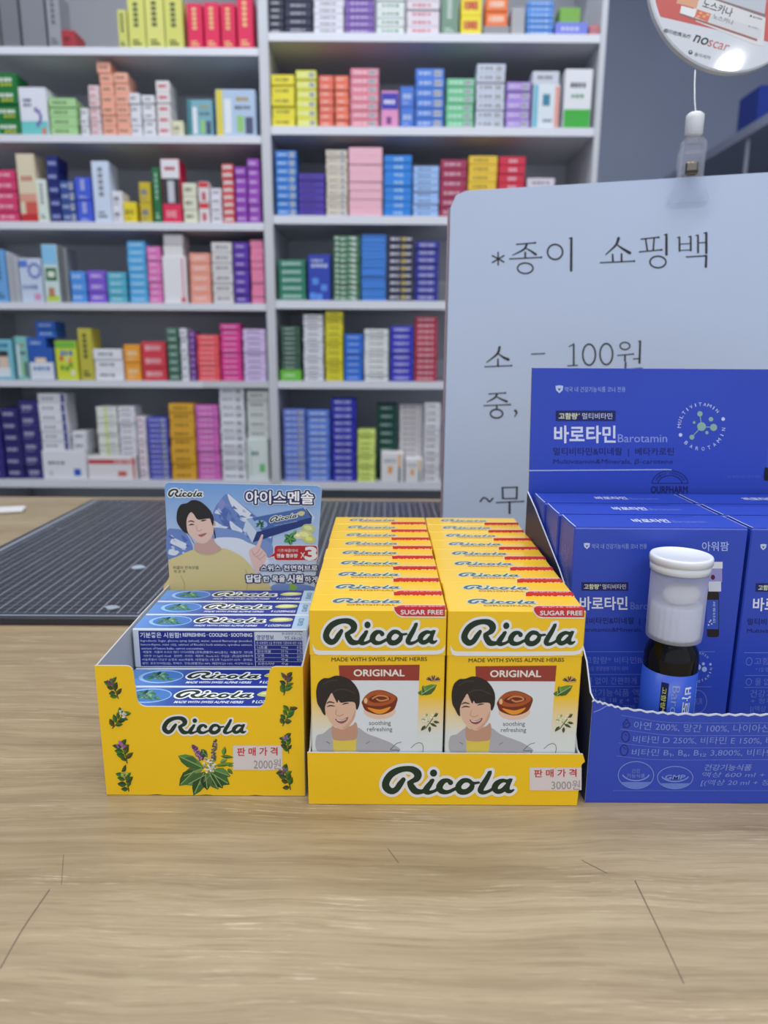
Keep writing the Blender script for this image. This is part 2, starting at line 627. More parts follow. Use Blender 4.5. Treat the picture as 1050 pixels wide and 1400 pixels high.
# --- counter table
def wood_mat():
    m = bpy.data.materials.new('oak_laminate')
    m.use_nodes = True
    nt = m.node_tree; N = nt.nodes; K = nt.links
    b = N['Principled BSDF']
    tc = N.new('ShaderNodeTexCoord')
    # distort coordinates for the wandering grain
    n0 = N.new('ShaderNodeTexNoise'); n0.inputs['Scale'].default_value = 7; n0.inputs['Detail'].default_value = 2
    K.new(tc.outputs['Object'], n0.inputs['Vector'])
    sub = N.new('ShaderNodeVectorMath'); sub.operation = 'SUBTRACT'; sub.inputs[1].default_value = (.5, .5, .5)
    K.new(n0.outputs['Color'], sub.inputs[0])
    scl = N.new('ShaderNodeVectorMath'); scl.operation = 'SCALE'; scl.inputs['Scale'].default_value = 0.022
    K.new(sub.outputs[0], scl.inputs[0])
    ad = N.new('ShaderNodeVectorMath'); ad.operation = 'ADD'
    K.new(tc.outputs['Object'], ad.inputs[0]); K.new(scl.outputs[0], ad.inputs[1])

    def layer(sc, detail, lo, hi, ca, cb, rough=0.6):
        mp = N.new('ShaderNodeMapping'); mp.inputs['Scale'].default_value = sc
        K.new(ad.outputs[0], mp.inputs['Vector'])
        n = N.new('ShaderNodeTexNoise'); n.inputs['Scale'].default_value = 1; n.inputs['Detail'].default_value = detail
        n.inputs['Roughness'].default_value = rough
        K.new(mp.outputs[0], n.inputs['Vector'])
        r = N.new('ShaderNodeValToRGB')
        r.color_ramp.elements[0].position = lo; r.color_ramp.elements[1].position = hi
        r.color_ramp.elements[0].color = (*ca, 1); r.color_ramp.elements[1].color = (*cb, 1)
        K.new(n.outputs['Fac'], r.inputs['Fac'])
        return r
    base = layer((7, 150, 5), 7, .26, .76, hexlin((150, 133, 103)), hexlin((196, 179, 147)), .68)
    patch = layer((3, 14, 3), 3, .35, .7, hexlin((228, 222, 216)), hexlin((255, 255, 255)))
    fine = layer((34, 760, 10), 4, .56, .66, (0, 0, 0), (1, 1, 1), .7)
    mask = layer((9, 40, 9), 3, .45, .62, (0, 0, 0), (1, 1, 1))
    dark = layer((26, 700, 10), 3, .36, .47, (1, 1, 1), (0, 0, 0), .7)
    mul = N.new('ShaderNodeMix'); mul.data_type = 'RGBA'; mul.blend_type = 'MULTIPLY'; mul.inputs[0].default_value = 1
    K.new(base.outputs[0], mul.inputs[6]); K.new(patch.outputs[0], mul.inputs[7])
    mm = N.new('ShaderNodeMath'); mm.operation = 'MULTIPLY'
    K.new(fine.outputs[0], mm.inputs[0]); K.new(mask.outputs[0], mm.inputs[1])
    mm2 = N.new('ShaderNodeMath'); mm2.operation = 'MULTIPLY'; mm2.inputs[1].default_value = .6
    K.new(mm.outputs[0], mm2.inputs[0])
    mx = N.new('ShaderNodeMix'); mx.data_type = 'RGBA'
    K.new(mm2.outputs[0], mx.inputs[0]); K.new(mul.outputs[2], mx.inputs[6]); mx.inputs[7].default_value = (*hexlin((224, 210, 186)), 1)
    dd = N.new('ShaderNodeMath'); dd.operation = 'MULTIPLY'; dd.inputs[1].default_value = .34
    K.new(dark.outputs[0], dd.inputs[0])
    mx2 = N.new('ShaderNodeMix'); mx2.data_type = 'RGBA'
    K.new(dd.outputs[0], mx2.inputs[0]); K.new(mx.outputs[2], mx2.inputs[6]); mx2.inputs[7].default_value = (*hexlin((120, 98, 72)), 1)
    K.new(mx2.outputs[2], b.inputs['Base Color'])
    b.inputs['Roughness'].default_value = 0.42
    bp = N.new('ShaderNodeBump'); bp.inputs['Strength'].default_value = .08; bp.inputs['Distance'].default_value = .0006
    K.new(mm.outputs[0], bp.inputs['Height']); K.new(bp.outputs[0], b.inputs['Normal'])
    return m


WOOD = wood_mat()
tb = empty('counter_table', (0, 0.45, FLOOR), 'long counter with pale oak laminate top carrying the displays', 'counter')
o = box('table_top', -0.95, 0.95, -0.55, 0.532, 0.87, 0.90, WOOD, tb, 0.0012)
for sx in (-0.9, 0.88):
    box('side_panel', sx, sx + 0.02, -0.5, 0.5, 0.0, 0.869, mat((190, 188, 184)), tb)
box('back_panel', -0.879, 0.879, 0.48, 0.495, 0.1, 0.869, mat((190, 188, 184)), tb)
# scratches and pen marks on the laminate
for pts in ([(0, 1325), (30, 1272), (68, 1216)], [(84, 1210), (87, 1168)], [(868, 1204), (900, 1270), (935, 1345)], [(530, 1160), (545, 1180)], [(795, 1176), (830, 1194)]):
    a = Art((0, 0.2, 0.0), (1, 0, 0), (0, 1, 0)); a.step = 0.00003; a.base = 0.00005
    a.stroke(pts, 0.7 if len(pts) > 2 else 0.4, (92, 78, 60), 0, caps=False)
    s_ = a.build('scratch', tb)

# --- cutting mat
mat_l, mat_r, mat_f, mat_b, mat_z = -0.394, 0.206, 0.503, 0.940, 0.006
cm = empty('cutting_mat', (-0.094, 0.72, 0.0), 'black self-healing cutting mat with fine pale grid lying behind the displays', 'cutting mat')
box('mat_slab', mat_l + .094, mat_r + .094, mat_f - .72, mat_b - .72, 0.0005, mat_z, board_mat('mat_rubber', (40, 44, 54), 0.33, 0.18, 14), cm, 0.0006)
a = Art((-0.094, 0.72, mat_z), (1, 0, 0), (0, 1, 0)); a.raw()
gl = mat((165, 170, 184), 0.4)
W2, D2 = 0.3, 0.2185
nx, ny = 36, 26
for i in range(-nx, nx + 1):
    t = 0.00022 if i % 2 else 0.00042
    a.rect(i * .0079 - t, -D2 + .012, i * .0079 + t, D2 - .012, gl, 0)
for j in range(-ny, ny + 1):
    t = 0.00014 if j % 2 else 0.0002
    a.rect(-W2 + .014, j * .0079 - t, W2 - .014, j * .0079 + t, gl, 0.5)
a.build('grid_print', cm)
a = Art((-0.094, 0.72, mat_z), (1, 0, 0), (0, 1, 0)); a.raw()
bl = mat((150, 156, 170), 0.4)
e = .006
for (x0, y0, x1, y1) in ((-W2 + e, -D2 + e, W2 - e, -D2 + e + .0022), (-W2 + e, D2 - e - .0022, W2 - e, D2 - e),
                         (-W2 + e, -D2 + e, -W2 + e + .0045, D2 - e), (W2 - e - .0022, -D2 + e, W2 - e, D2 - e)):
    a.rect(x0, y0, x1, y1, bl, 1)
a.build('border_print', cm)
for (x, y, s, c, lab) in ((188, 776, .0075, (170, 184, 200), 'pale scrap of paper on the cutting mat by the menthol card'),
                          (152, 831, .006, (158, 168, 182), 'small pale paper scrap near the front edge of the cutting mat'),
                          (82, 724, .004, (120, 128, 140), 'tiny grey scrap at the far side of the cutting mat')):
    p = atZ(x, y, mat_z + .0004)
    R = random.Random(int(x))
    P = [(s * R.uniform(.45, 1.25) * math.cos(t), s * .8 * R.uniform(.4, 1.2) * math.sin(t)) for t in [2 * PI * i / 7 for i in range(7)]]
    V = [(q[0], q[1], 0) for q in P] + [(q[0], q[1], .0003 + .0006 * R.random()) for q in P]
    F = [tuple(range(6, -1, -1)), tuple(range(7, 14))] + [(i, (i + 1) % 7, 7 + (i + 1) % 7, 7 + i) for i in range(7)]
    o = mk('paper_scrap', V, F, mat(c)); o.location = p; tag(o, lab, 'paper scrap')
p = atZ(8, 700, 0.0004)
V, F = boxgeo(-.022, .022, -.012, .012, 0, .005, .0015)
o = mk('paper_slip', V, F, mat((225, 225, 228))); o.location = p; o.rotation_euler = (0, 0, .3)
tag(o, 'white folded slip lying on bare counter beyond the mat', 'paper slip')

# ------------------------------------------------------------------ shelving
SY = 1.80            # front plane of the shelves
SD = 0.27            # depth
shm = board_mat('shelf_laminate', (206, 208, 214), 0.5, 0.02, 6)
edm = mat((226, 228, 236), 0.4)
bkm = board_mat('shelf_backing', (214, 216, 224), 0.7, 0.03, 5)
XD = atY(363, 350, SY).x          # divider left face
XDL, XDR = XD - 0.002, XD + 0.0205
XRi, XRo = atY(812, 190, SY).x, atY(826, 100, SY).x
XL = XDL - (XRi - XDR)
left_rows = [(64.5, 75), (184.5, 195), (303.5, 314), (414, 423.5), (520.5, 529.5), (656.5, 667)]
right_rows = [(45.5, 57), (173.5, 185), (295.5, 307), (411.5, 423), (522, 532), (660, 670)]
SHELF_Z = {}
unit_defs = (('L', XL, XDL, left_rows, 175), ('R', XDR, XRi, right_rows, 590))
for side, x0, x1, rows, cx in unit_defs:
    top = 1.20
    lab = {'L': 'white medicine shelving bay standing beyond the cutting mat', 'R': 'white medicine shelving bay partly hidden by the paper notice'}[side]
    r = empty('shelving_unit', ((x0 + x1) / 2, SY + SD / 2, FLOOR), lab, 'shelving')
    ox, oy = (x0 + x1) / 2, SY + SD / 2
    t = 0.0105
    lo, ro = (x0 - 2 * t, x1) if side == 'L' else (x0, x1)
    # uprights
    xa, xb = (x0 - .0215, x0 - .0002) if side == 'L' else (XDL + .0002, XDR - .0002)
    box('upright', xa - ox, xb - ox, SY - oy, SY + SD - oy, 0, top - FLOOR, shm, r, .0008)
    if side == 'R':
        box('upright', XRi + .0002 - ox, XRo - ox, SY - oy, SY + SD - oy, 0, top - FLOOR, shm, r, .0008)
    box('back_board', x0 - ox, x1 - ox, SD / 2 - .006, SD / 2 - .001, 0.4, top - FLOOR, bkm, r)
    box('top_board', x0 - ox, x1 - ox, -SD / 2, SD / 2 - .007, top - FLOOR - .02, top - FLOOR - .001, shm, r)
    for k, (yt, yb) in enumerate(rows):
        zt, zb = atY(cx, yt, SY).z, atY(cx, yb, SY).z
        SHELF_Z[side, k] = zt
        s_ = box('shelf_board', x0 + .0004 - ox, x1 - .0004 - ox, -SD / 2 + .0012, SD / 2 - .007, zb - FLOOR, zt - FLOOR, shm, r, .0005)
        e0, e1 = x0 + .0006, x1 - .0006
        if side == 'L' and k == 4:
            e1 = atY(277, 525, SY).x
        b_ = box('edge_band', e0 - ox, e1 - ox, -SD / 2, -SD / 2 + .0011, zb - FLOOR, zt - FLOOR, edm, s_)
    zc = SHELF_Z[side, 5] - 0.12
    box('cabinet_door', x0 + .002 - ox, (x0 + x1) / 2 - .002 - ox, .06, .075, 0.02, zc - FLOOR, mat((70, 70, 74)), r)
    box('cabinet_door', (x0 + x1) / 2 + .002 - ox, x1 - .002 - ox, .06, .075, 0.02, zc - FLOOR, mat((70, 70, 74)), r)

# stacks:  x0, x1, ytop, n, colour, colour name, print style, options
# styles: w white words, d dark words, b white words + barcode, p plain, v vertical words, s strip, k dark blotches
S = {}
S['L', 0] = [(-40, -2, -18, 1, (105, 106, 112), 'leading dark grey', 'p'), (0, 25, -14, 1, (118, 119, 126), 'smoke grey', 'p'), (28, 61, -14, 1, (128, 130, 138), 'ash grey', 'p'),
    (64, 82, -12, 1, (148, 150, 158), 'silver grey', 'v'), (84, 103, 41, 1, (170, 45, 55), 'small dark red', 'd'),
    (161, 174, 13, 1, (205, 206, 110), 'short olive yellow', 'V'), (175, 198, -4, 1, (214, 214, 112), 'olive yellow', 'V'), (199, 224, -6, 1, (218, 216, 118), 'pale olive', 'V'), (225, 250, -4, 1, (212, 212, 108), 'end olive', 'V'),
    (256, 277, 4, 1, (225, 22, 82), 'first crimson', 'Y'), (279, 300, 3, 1, (228, 22, 86), 'second crimson', 'Y'), (302, 322, 4, 1, (222, 20, 80), 'third crimson', 'Y'), (324, 346, -6, 1, (226, 24, 84), 'tall crimson', 'Y')]
S['L', 1] = [(-6, 25, 99, 4, (18, 118, 52), 'dark green', 'g'), (27, 65, 119, 1, (226, 228, 236), 'white and teal', 'teal'), (68, 105, 134, 4, (168, 212, 148), 'light green', 'd'),
    (110, 121, 147, 3, (222, 222, 226), 'short white', 'd'), (122, 137, 116, 7, (224, 205, 208), 'red-lettered white', 'r'), (138, 157, 100, 6, (240, 172, 148), 'peach', 'd', dict(extra=1)),
    (158, 177, 99, 6, (240, 174, 150), 'second peach', 'd'), (178, 193, 127, 4, (224, 224, 230), 'plain white', 'k'), (195, 212, 130, 5, (228, 228, 232), 'second white', 'k'), (214, 233, 110, 5, (228, 222, 222), 'third white', 'r'),
    (235, 251, 165, 1, (226, 222, 190), 'tiny cream', 'd'), (256, 291, 136, 1, (120, 175, 188), 'teal windowed', 'fig'), (295, 350, 122, 1, (178, 200, 226), 'pale blue with yellow side', 'fig2')]
S['L', 2] = [(-8, 23, 232, 5, (218, 62, 112), 'rose pink', 'w'), (25, 50, 210, 1, (226, 212, 182), 'beige and red', 'beige'), (51, 65, 245, 1, (222, 232, 222), 'pale mint', 'v'), (66, 81, 213, 5, (28, 40, 118), 'navy', 'wp'),
    (83, 103, 247, 4, (55, 85, 155), 'slate blue', 'b'), (104, 126, 242, 2, (66, 92, 214), 'royal blue', 'v'), (127, 151, 220, 1, (208, 220, 240), 'tall icy white', 'v'), (153, 168, 261, 2, (226, 226, 234), 'small white', 'k'),
    (169, 187, 276, 1, (238, 214, 42), 'bright yellow', 'd', dict(dep=.2)), (191, 207, 249, 2, (205, 182, 40), 'mustard', 'k', dict()), (209, 220, 229, 1, (22, 112, 62), 'slim green', 'v'),
    (221, 247, 217, 1, (228, 40, 84), 'tube-window crimson', 'tube'), (250, 269, 250, 3, (226, 226, 202), 'cream', 'd'), (271, 286, 248, 2, (228, 220, 222), 'red-capped white', 'rc'), (288, 303, 257, 4, (228, 226, 236), 'bluish white', 'd'),
    (304, 320, 224, 8, (226, 78, 90), 'red and white', 'ws'), (322, 338, 228, 6, (150, 66, 184), 'purple', 'w'), (339, 356, 217, 7, (156, 74, 188), 'tall purple', 'w')]
S['L', 3] = [(-10, 9, 341, 1, (110, 170, 226), 'sky and white', 'v'), (11, 15, 344, 1, (196, 200, 206), 'first slim grey', 'p'), (16, 20, 346, 1, (186, 190, 198), 'second slim grey', 'p'), (21, 25, 350, 1, (200, 203, 209), 'third slim grey', 'p'),
    (27, 58, 353, 1, (204, 216, 236), 'pale ring-marked', 'ringb'), (59, 80, 334, 1, (208, 226, 226), 'oval-marked', 'oval'), (83, 87, 336, 1, (116, 120, 124), 'dark slim grey', 'p'), (88, 93, 338, 1, (140, 143, 146), 'thin slate', 'p'),
    (97, 118, 371, 3, (86, 156, 236), 'azure', 'w'), (120, 145, 370, 3, (134, 94, 216), 'violet', 'w'), (147, 173, 372, 4, (88, 182, 208), 'teal', 'w'), (175, 200, 329, 8, (88, 178, 232), 'sky blue', 'w'),
    (202, 221, 337, 8, (228, 124, 192), 'orchid pink', 'w'), (223, 255, 350, 1, (234, 232, 236), 'large white', 'rl', dict(extra2=(223, 252, 320, 2))), (260, 288, 346, 5, (244, 164, 144), 'salmon', 'w'),
    (290, 318, 331, 6, (218, 214, 214), 'warm white', 'k'), (320, 341, 331, 7, (90, 48, 168), 'deep violet', 'w'), (343, 361, 328, 9, (234, 134, 172), 'candy pink', 'p')]
S['L', 4] = [(-14, 18, 464, 1, (126, 196, 212), 'pale turquoise', 'face'), (20, 38, 460, 1, (136, 198, 192), 'sea green', 'fig'), (40, 74, 476, 1, (40, 92, 180), 'blue-topped white', 'bw', dict(extra3=(46, 74, 440, 2))),
    (76, 106, 466, 1, (214, 222, 62), 'lime fruit-print', 'fruit'), (108, 127, 449, 1, (198, 188, 66), 'olive', 'V'), (129, 168, 477, 3, (236, 236, 242), 'wide white', 'd'), (170, 192, 471, 2, (246, 164, 48), 'orange', 'w'),
    (194, 227, 467, 3, (218, 62, 78), 'red', 'W'), (229, 245, 448, 7, (72, 118, 98), 'bottle green', 'w'), (247, 257, 449, 6, (230, 230, 238), 'slim white', 'd'), (259, 268, 453, 8, (124, 64, 154), 'plum', 'w'),
    (270, 300, 458, 9, (248, 92, 100), 'coral', 'w'), (302, 330, 443, 10, (228, 58, 152), 'magenta', 'w'), (333, 364, 450, 9, (218, 198, 238), 'lavender', 'd')]
S['L', 5] = [(-34, 3, 566, 6, (52, 42, 130), 'indigo', 'w'), (5, 29, 558, 6, (42, 38, 112), 'dark navy', 'w'), (30, 56, 548, 6, (46, 42, 118), 'second navy', 'w'),
    (58, 118, 616, 1, (234, 236, 240), 'large blue-square white', 'sq', dict(extra4=(56, 92, 541, 5))), (120, 187, 624, 1, (236, 232, 234), 'red-striped white', 'rs', dict(extra4=(134, 164, 556, 6))),
    (189, 201, 570, 10, (232, 228, 236), 'slim white', 'r'), (203, 231, 571, 12, (84, 88, 196), 'blue violet', 'b'), (233, 267, 552, 9, (230, 174, 52), 'gold', 'd'), (269, 300, 554, 13, (218, 112, 194), 'orchid', 'w'),
    (302, 335, 530, 12, (234, 234, 242), 'tall white', 'b'), (338, 367, 600, 1, (224, 234, 230), 'green-marked white', 'gm', dict(extra5=(338, 369, 534, 5)))]
S['R', 0] = [(364, 388, -10, 6, (52, 52, 74), 'charcoal', 'w'), (389, 427, -10, 5, (34, 38, 66), 'midnight', 'w'), (429, 470, -10, 6, (224, 222, 232), 'white', 'd'), (472, 512, -10, 6, (128, 96, 176), 'purple', 'w'),
    (515, 553, -10, 5, (222, 228, 226), 'green-lettered white', 'gr'), (556, 601, -10, 5, (226, 216, 224), 'pink-lettered white', 'r'), (603, 627, -6, 1, (118, 150, 130), 'sage', 'v'), (630, 659, -6, 2, (240, 220, 52), 'yellow', 'W2'),
    (661, 697, 35, 1, (150, 148, 150), 'grey tray', 'p', dict(extra6=(663, 695, -4, 2))), (699, 718, 10, 1, (172, 172, 176), 'light grey', 'p'), (720, 757, 0, 6, (92, 148, 220), 'sky-blue slanting', 'w'),
    (759, 804, 30, 1, (122, 132, 220), 'periwinkle', 'w', dict(extra7=(765, 796, 8, 1))), (806, 820, 34, 1, (206, 120, 124), 'barcoded red', 'k')]
S['R', 1] = [(371, 403, 102, 5, (236, 222, 60), 'yellow', 'd'), (405, 433, 96, 6, (228, 228, 92), 'lemon', 'b'), (436, 456, 103, 7, (238, 120, 98), 'orange red', 'w'), (458, 477, 103, 7, (240, 122, 94), 'orange', 'w'),
    (479, 518, 93, 7, (230, 138, 158), 'rose', 'b'), (521, 545, 124, 1, (228, 150, 196), 'pink and blue', 'pb'), (547, 566, 118, 2, (68, 120, 214), 'two-tone blue', 'w'), (568, 607, 93, 6, (76, 128, 218), 'blue', 'b'),
    (610, 648, 107, 6, (122, 204, 156), 'green', 'b'), (651, 690, 87, 7, (204, 210, 224), 'pale grey', 'b'), (692, 725, 112, 5, (174, 144, 218), 'lilac', 'b'), (728, 765, 115, 1, (222, 230, 236), 'teal-figure white', 'tf', dict(extra8=(727, 766, 96, 1))),
    (771, 809, 94, 1, (230, 230, 236), 'white and green', 'wg')]
S['R', 2] = [(377, 406, 206, 8, (50, 126, 214), 'bright blue', 'b'), (408, 444, 237, 6, (80, 56, 168), 'violet', 'd'), (446, 475, 205, 10, (224, 214, 198), 'cream', 'b'), (477, 523, 201, 8, (240, 186, 200), 'pale pink', 'p'),
    (525, 563, 212, 8, (38, 134, 224), 'vivid blue', 'w1'), (565, 600, 227, 8, (160, 194, 242), 'baby blue', 'd'), (602, 638, 218, 6, (168, 46, 88), 'maroon', 'w'), (640, 679, 213, 7, (240, 200, 62), 'yellow', 'd'),
    (681, 717, 214, 7, (214, 38, 70), 'red', 'w1'), (720, 758, 243, 4, (222, 214, 226), 'whitish', 'd')]
S['R', 3] = [(381, 418, 355, 5, (48, 132, 108), 'sea green', 'W'), (421, 452, 348, 1, (40, 66, 178), 'blue dotted', 'dots'), (456, 492, 322, 12, (74, 128, 96), 'mottled green', 'ws'), (494, 528, 320, 16, (66, 134, 220), 'azure', 'p'),
    (530, 566, 322, 9, (52, 52, 84), 'gold-lettered black', 'gold'), (568, 600, 330, 8, (46, 48, 158), 'deep blue', 'W')]
S['R', 4] = [(383, 412, 506, 1, (112, 196, 62), 'bright green', 'w', dict(extra9=(384, 413, 446, 9))), (415, 442, 430, 12, (224, 224, 232), 'white', 'd'), (445, 469, 426, 11, (226, 216, 46), 'yellow', 'd'), (471, 496, 457, 7, (42, 114, 220), 'blue', 'w'),
    (498, 531, 450, 9, (228, 232, 232), 'plain white', 'd'), (534, 565, 446, 8, (56, 52, 194), 'royal blue', 'W'), (567, 598, 433, 11, (188, 60, 86), 'maroon', 'W')]
S['R', 5] = [(388, 418, 560, 12, (108, 134, 220), 'periwinkle', 'b'), (420, 451, 561, 11, (96, 134, 226), 'cornflower', 'W'), (453, 487, 545, 12, (38, 44, 176), 'royal blue', 'W'), (489, 513, 588, 10, (220, 238, 124), 'lime', 'd'),
    (515, 543, 552, 9, (22, 80, 70), 'dark green', 'w', dict(yf=.056)), (546, 578, 553, 14, (232, 228, 232), 'white', 'd', dict(yf=.056)), (580, 602, 551, 12, (226, 224, 230), 'far white', 'd')]
ORD = ['', 'first', 'second', 'third', 'fourth', 'fifth', 'sixth', 'seventh', 'eighth', 'ninth', 'tenth', 'eleventh', 'twelfth', 'thirteenth', 'fourteenth', 'fifteenth', 'sixteenth']
SHN = ['top shelf', 'second shelf', 'third shelf', 'fourth shelf', 'fifth shelf', 'bottom shelf']
BAY = {'L': 'bay over the mat', 'R': 'bay behind the notice'}
RS = random.Random(5)


def box_print(w, h, style, R, col):
    """quads (x0,z0,x1,z1,colour) on the front face; x,z centred/base origin"""
    Q = []
    wt = tuple(min(245, int(c * .35 + 160)) for c in col); dk = tuple(int(c * .62) for c in col)
    lum = sum(col) / 3

    def words(x0, x1, z0, z1, c, n=4):
        x = x0
        ln = (x1 - x0) / n
        for i in range(n):
            l = ln * R.uniform(.55, .9)
            zz = (z1 - z0) * R.uniform(0, .15)
            Q.append((x, z0 + zz, x + l, z1 - zz * .5, c)); x += ln
    if style in 'wdrk' or style == 'gr':
        c = {'w': wt, 'd': dk, 'r': (205, 60, 85), 'k': (128, 128, 140), 'gr': (70, 130, 95)}[style]
        x0 = -w * .5 + w * R.uniform(.12, .2)
        words(x0, x0 + w * R.uniform(.5, .7), h * .36, h * .66, c, 4)
        if h > .03:
            words(x0, x0 + w * .5, h * .16, h * .24, c, 3)
    elif style == 'b':
        words(-w * .4, w * .1, h * .35, h * .68, wt if lum < 190 else dk, 3)
        Q.append((w * .16, h * .2, w * .42, h * .8, (205, 208, 214)))
        for i in range(5):
            Q.append((w * .18 + i * w * .045, h * .3, w * .2 + i * w * .045, h * .72, (50, 50, 60)))
    elif style in ('W', 'W2'):
        words(-w * .36, w * .36, h * .28, h * .74, wt if style == 'W' else (200, 60, 60), 5)
    elif style == 'w1':
        words(-w * .14, w * .2, h * .25, h * .7, wt, 3)
    elif style == 'ws':
        for i in range(7):
            x = R.uniform(-.45, .3) * w
            Q.append((x, h * R.uniform(.15, .5), x + w * R.uniform(.08, .16), h * R.uniform(.55, .85), (214, 224, 214)))
    elif style == 'gold':
        words(-w * .42, -w * .02, h * .35, h * .7, (225, 225, 225), 3); Q.append((w * .02, h * .3, w * .18, h * .75, (205, 180, 70))); words(w * .2, w * .42, h * .35, h * .7, (215, 215, 215), 2)
    elif style in ('v', 'V', 'Y'):
        c = {'v': dk if lum > 150 else wt, 'V': (70, 80, 40), 'Y': (235, 190, 130)}[style]
        z = h * .9
        for i in range(5):
            Q.append((-w * .16, z - h * .07, w * .12, z, c)); z -= h * .1
        Q.append((-w * .3, h * .08, w * .25, h * .12, c)); Q.append((-w * .3, h * .15, w * .1, h * .18, c))
    elif style == 'g':
        words(-w * .42, w * .36, h * .42, h * .7, (228, 236, 220), 4); words(-w * .2, w * .36, h * .16, h * .34, (228, 214, 50), 3)
    elif style == 'teal':
        Q.append((-w / 2, 0, w / 2, h * .3, (112, 200, 196)))
        for i, (a0, a1) in enumerate(((0, 1), (1, 2), (2, 3), (3, 4), (4, 5))):
            t = -1.2 + i * .65
            x, z = w * .05 + w * .2 * math.cos(t), h * .38 + h * .16 * math.sin(t)
            Q.append((x - w * .05, z - h * .05, x + w * .05, z + h * .05, (110, 85, 170)))
        words(-w * .36, -w * .05, h * .6, h * .66, (70, 60, 120), 3); words(-w * .36, -w * .02, h * .7, h * .76, (70, 60, 120), 3)
        Q.append((w * .28, h * .02, w * .4, h * .16, (226, 110, 70)))
    elif style in ('fig', 'fig2'):
        y = (226, 208, 66) if style == 'fig2' else (60, 130, 140)
        Q.append((-w / 2, 0, -w * .34, h, y)); Q.append((-w * .3, h * .08, -w * .12, h * .8, (226, 232, 238)))
        Q.append((w * .02, h * .1, w * .2, h * .45, (150, 200, 120))); Q.append((w * .24, h * .06, w * .44, h * .42, (70, 80, 110)))
        words(-.02 * w, w * .42, h * .58, h * .66, (90, 95, 110), 4); words(.02 * w, w * .38, h * .76, h * .84, (180, 150, 70), 3)
    elif style == 'beige':
        Q.append((-w / 2, 0, w / 2, h * .12, (196, 40, 44))); Q.append((-w * .2, h * .12, w / 2, h * .3, (214, 90, 80))); Q.append((-w * .5, h * .3, w / 2, h * .42, (222, 160, 138)))
        words(-w * .3, w * .35, h * .6, h * .68, (190, 80, 70), 3)
    elif style == 'wp':
        words(-w * .4, w * .4, h * .3, h * .6, (150, 160, 210), 3)
    elif style == 'tube':
        Q.append((-w / 2, h * .7, w / 2, h, (228, 228, 232))); Q.append((-w / 2, h * .3, w / 2, h * .7, (52, 44, 48))); Q.append((-w * .18, h * .32, w * .18, h * .66, (200, 200, 210)))
        words(-w * .3, w * .3, h * .82, h * .88, (190, 60, 60), 3); words(-w * .3, w * .3, h * .08, h * .2, (240, 160, 170), 3)
    elif style == 'rc':
        Q.append((-w / 2, h * .72, w / 2, h, (214, 50, 60))); Q.append((-w * .2, h * .1, w * .2, h * .5, (200, 90, 100)))
    elif style == 'ringb':
        for i in range(10):
            t = 2 * PI * i / 10
            x, z = w * .2 + w * .26 * math.cos(t), h * .72 + h * .15 * math.sin(t)
            Q.append((x - w * .06, z - h * .035, x + w * .06, z + h * .035, (70, 90, 180)))
        Q.append((-w * .5, h * .8, -w * .1, h * .95, (90, 130, 210))); words(-w * .4, w * .3, h * .3, h * .4, (120, 130, 190), 4); Q.append((w * .1, h * .06, w * .4, h * .2, (216, 150, 190)))
    elif style == 'oval':
        Q.append((-w / 2, h * .66, w / 2, h, (140, 200, 238))); Q.append((-w * .36, h * .38, w * .4, h * .6, (30, 110, 50))); Q.append((-w * .2, h * .44, w * .25, h * .54, (226, 234, 220)))
        Q.append((-w * .4, h * .02, w * .45, h * .12, (190, 214, 70))); Q.append((-w * .25, h * .1, w * .15, h * .26, (190, 130, 90)))
    elif style == 'rl':
        Q.append((w * .34, h * .05, w * .4, h * .95, (214, 90, 110))); Q.append((w * .26, h * .02, w * .45, h * .12, (205, 80, 95)))
    elif style == 'face':
        Q.append((-w * .1, h * .3, w * .3, h * .62, (230, 200, 180))); Q.append((-w * .12, h * .58, w * .32, h * .72, (60, 50, 60))); Q.append((-w * .4, h * .08, w * .36, h * .3, (226, 234, 240)))
        words(-w * .4, w * .36, h * .8, h * .9, (40, 100, 150), 4)
    elif style == 'bw':
        Q.append((-w / 2, 0, w / 2, h * .56, (224, 230, 238))); words(-w * .36, w * .36, h * .3, h * .42, (60, 120, 190), 4); Q.append((-w * .25, h * .56, w * .2, h * .7, (236, 220, 190)))
    elif style == 'fruit':
        Q.append((-w / 2, h * .82, w / 2, h, (120, 190, 60))); words(-w * .25, w * .35, h * .62, h * .76, (60, 110, 190), 3)
        for i in range(7):
            x, z = R.uniform(-.4, .3) * w, R.uniform(.08, .5) * h
            Q.append((x, z, x + w * .16, z + h * .12, R.choice([(220, 70, 60), (240, 150, 50), (90, 160, 60), (235, 235, 225)])))
    elif style == 'sq':
        Q.append((w * .22, h * .12, w * .38, h * .36, (40, 90, 200))); words(-w * .38, w * .02, h * .52, h * .62, (110, 116, 130), 4); Q.append((-w * .36, h * .12, -w * .3, h * .28, (190, 190, 196)))
    elif style == 'rs':
        Q.append((-w / 2, h * .68, w / 2, h * .86, (206, 52, 56))); Q.append((w * .44, 0, w * .48, h, (206, 60, 66))); Q.append((w * .12, h * .14, w * .3, h * .36, (214, 100, 100)))
        words(w * .05, w * .45, h * .7, h * .84, (235, 190, 190), 5)
    elif style == 'gm':
        Q.append((w * .08, h * .2, w * .34, h * .4, (120, 200, 120))); words(-w * .3, w * .1, h * .6, h * .7, (90, 130, 120), 2); Q.append((-w * .38, h * .1, -w * .32, h * .8, (190, 210, 200)))
    elif style == 'pb':
        Q.append((-w / 2, h * .5, w / 2, h * .94, (52, 52, 178))); words(-w * .36, w * .36, h * .64, h * .76, (226, 226, 240), 3); Q.append((-w * .2, h * .1, w * .1, h * .3, (120, 60, 130)))
    elif style == 'tf':
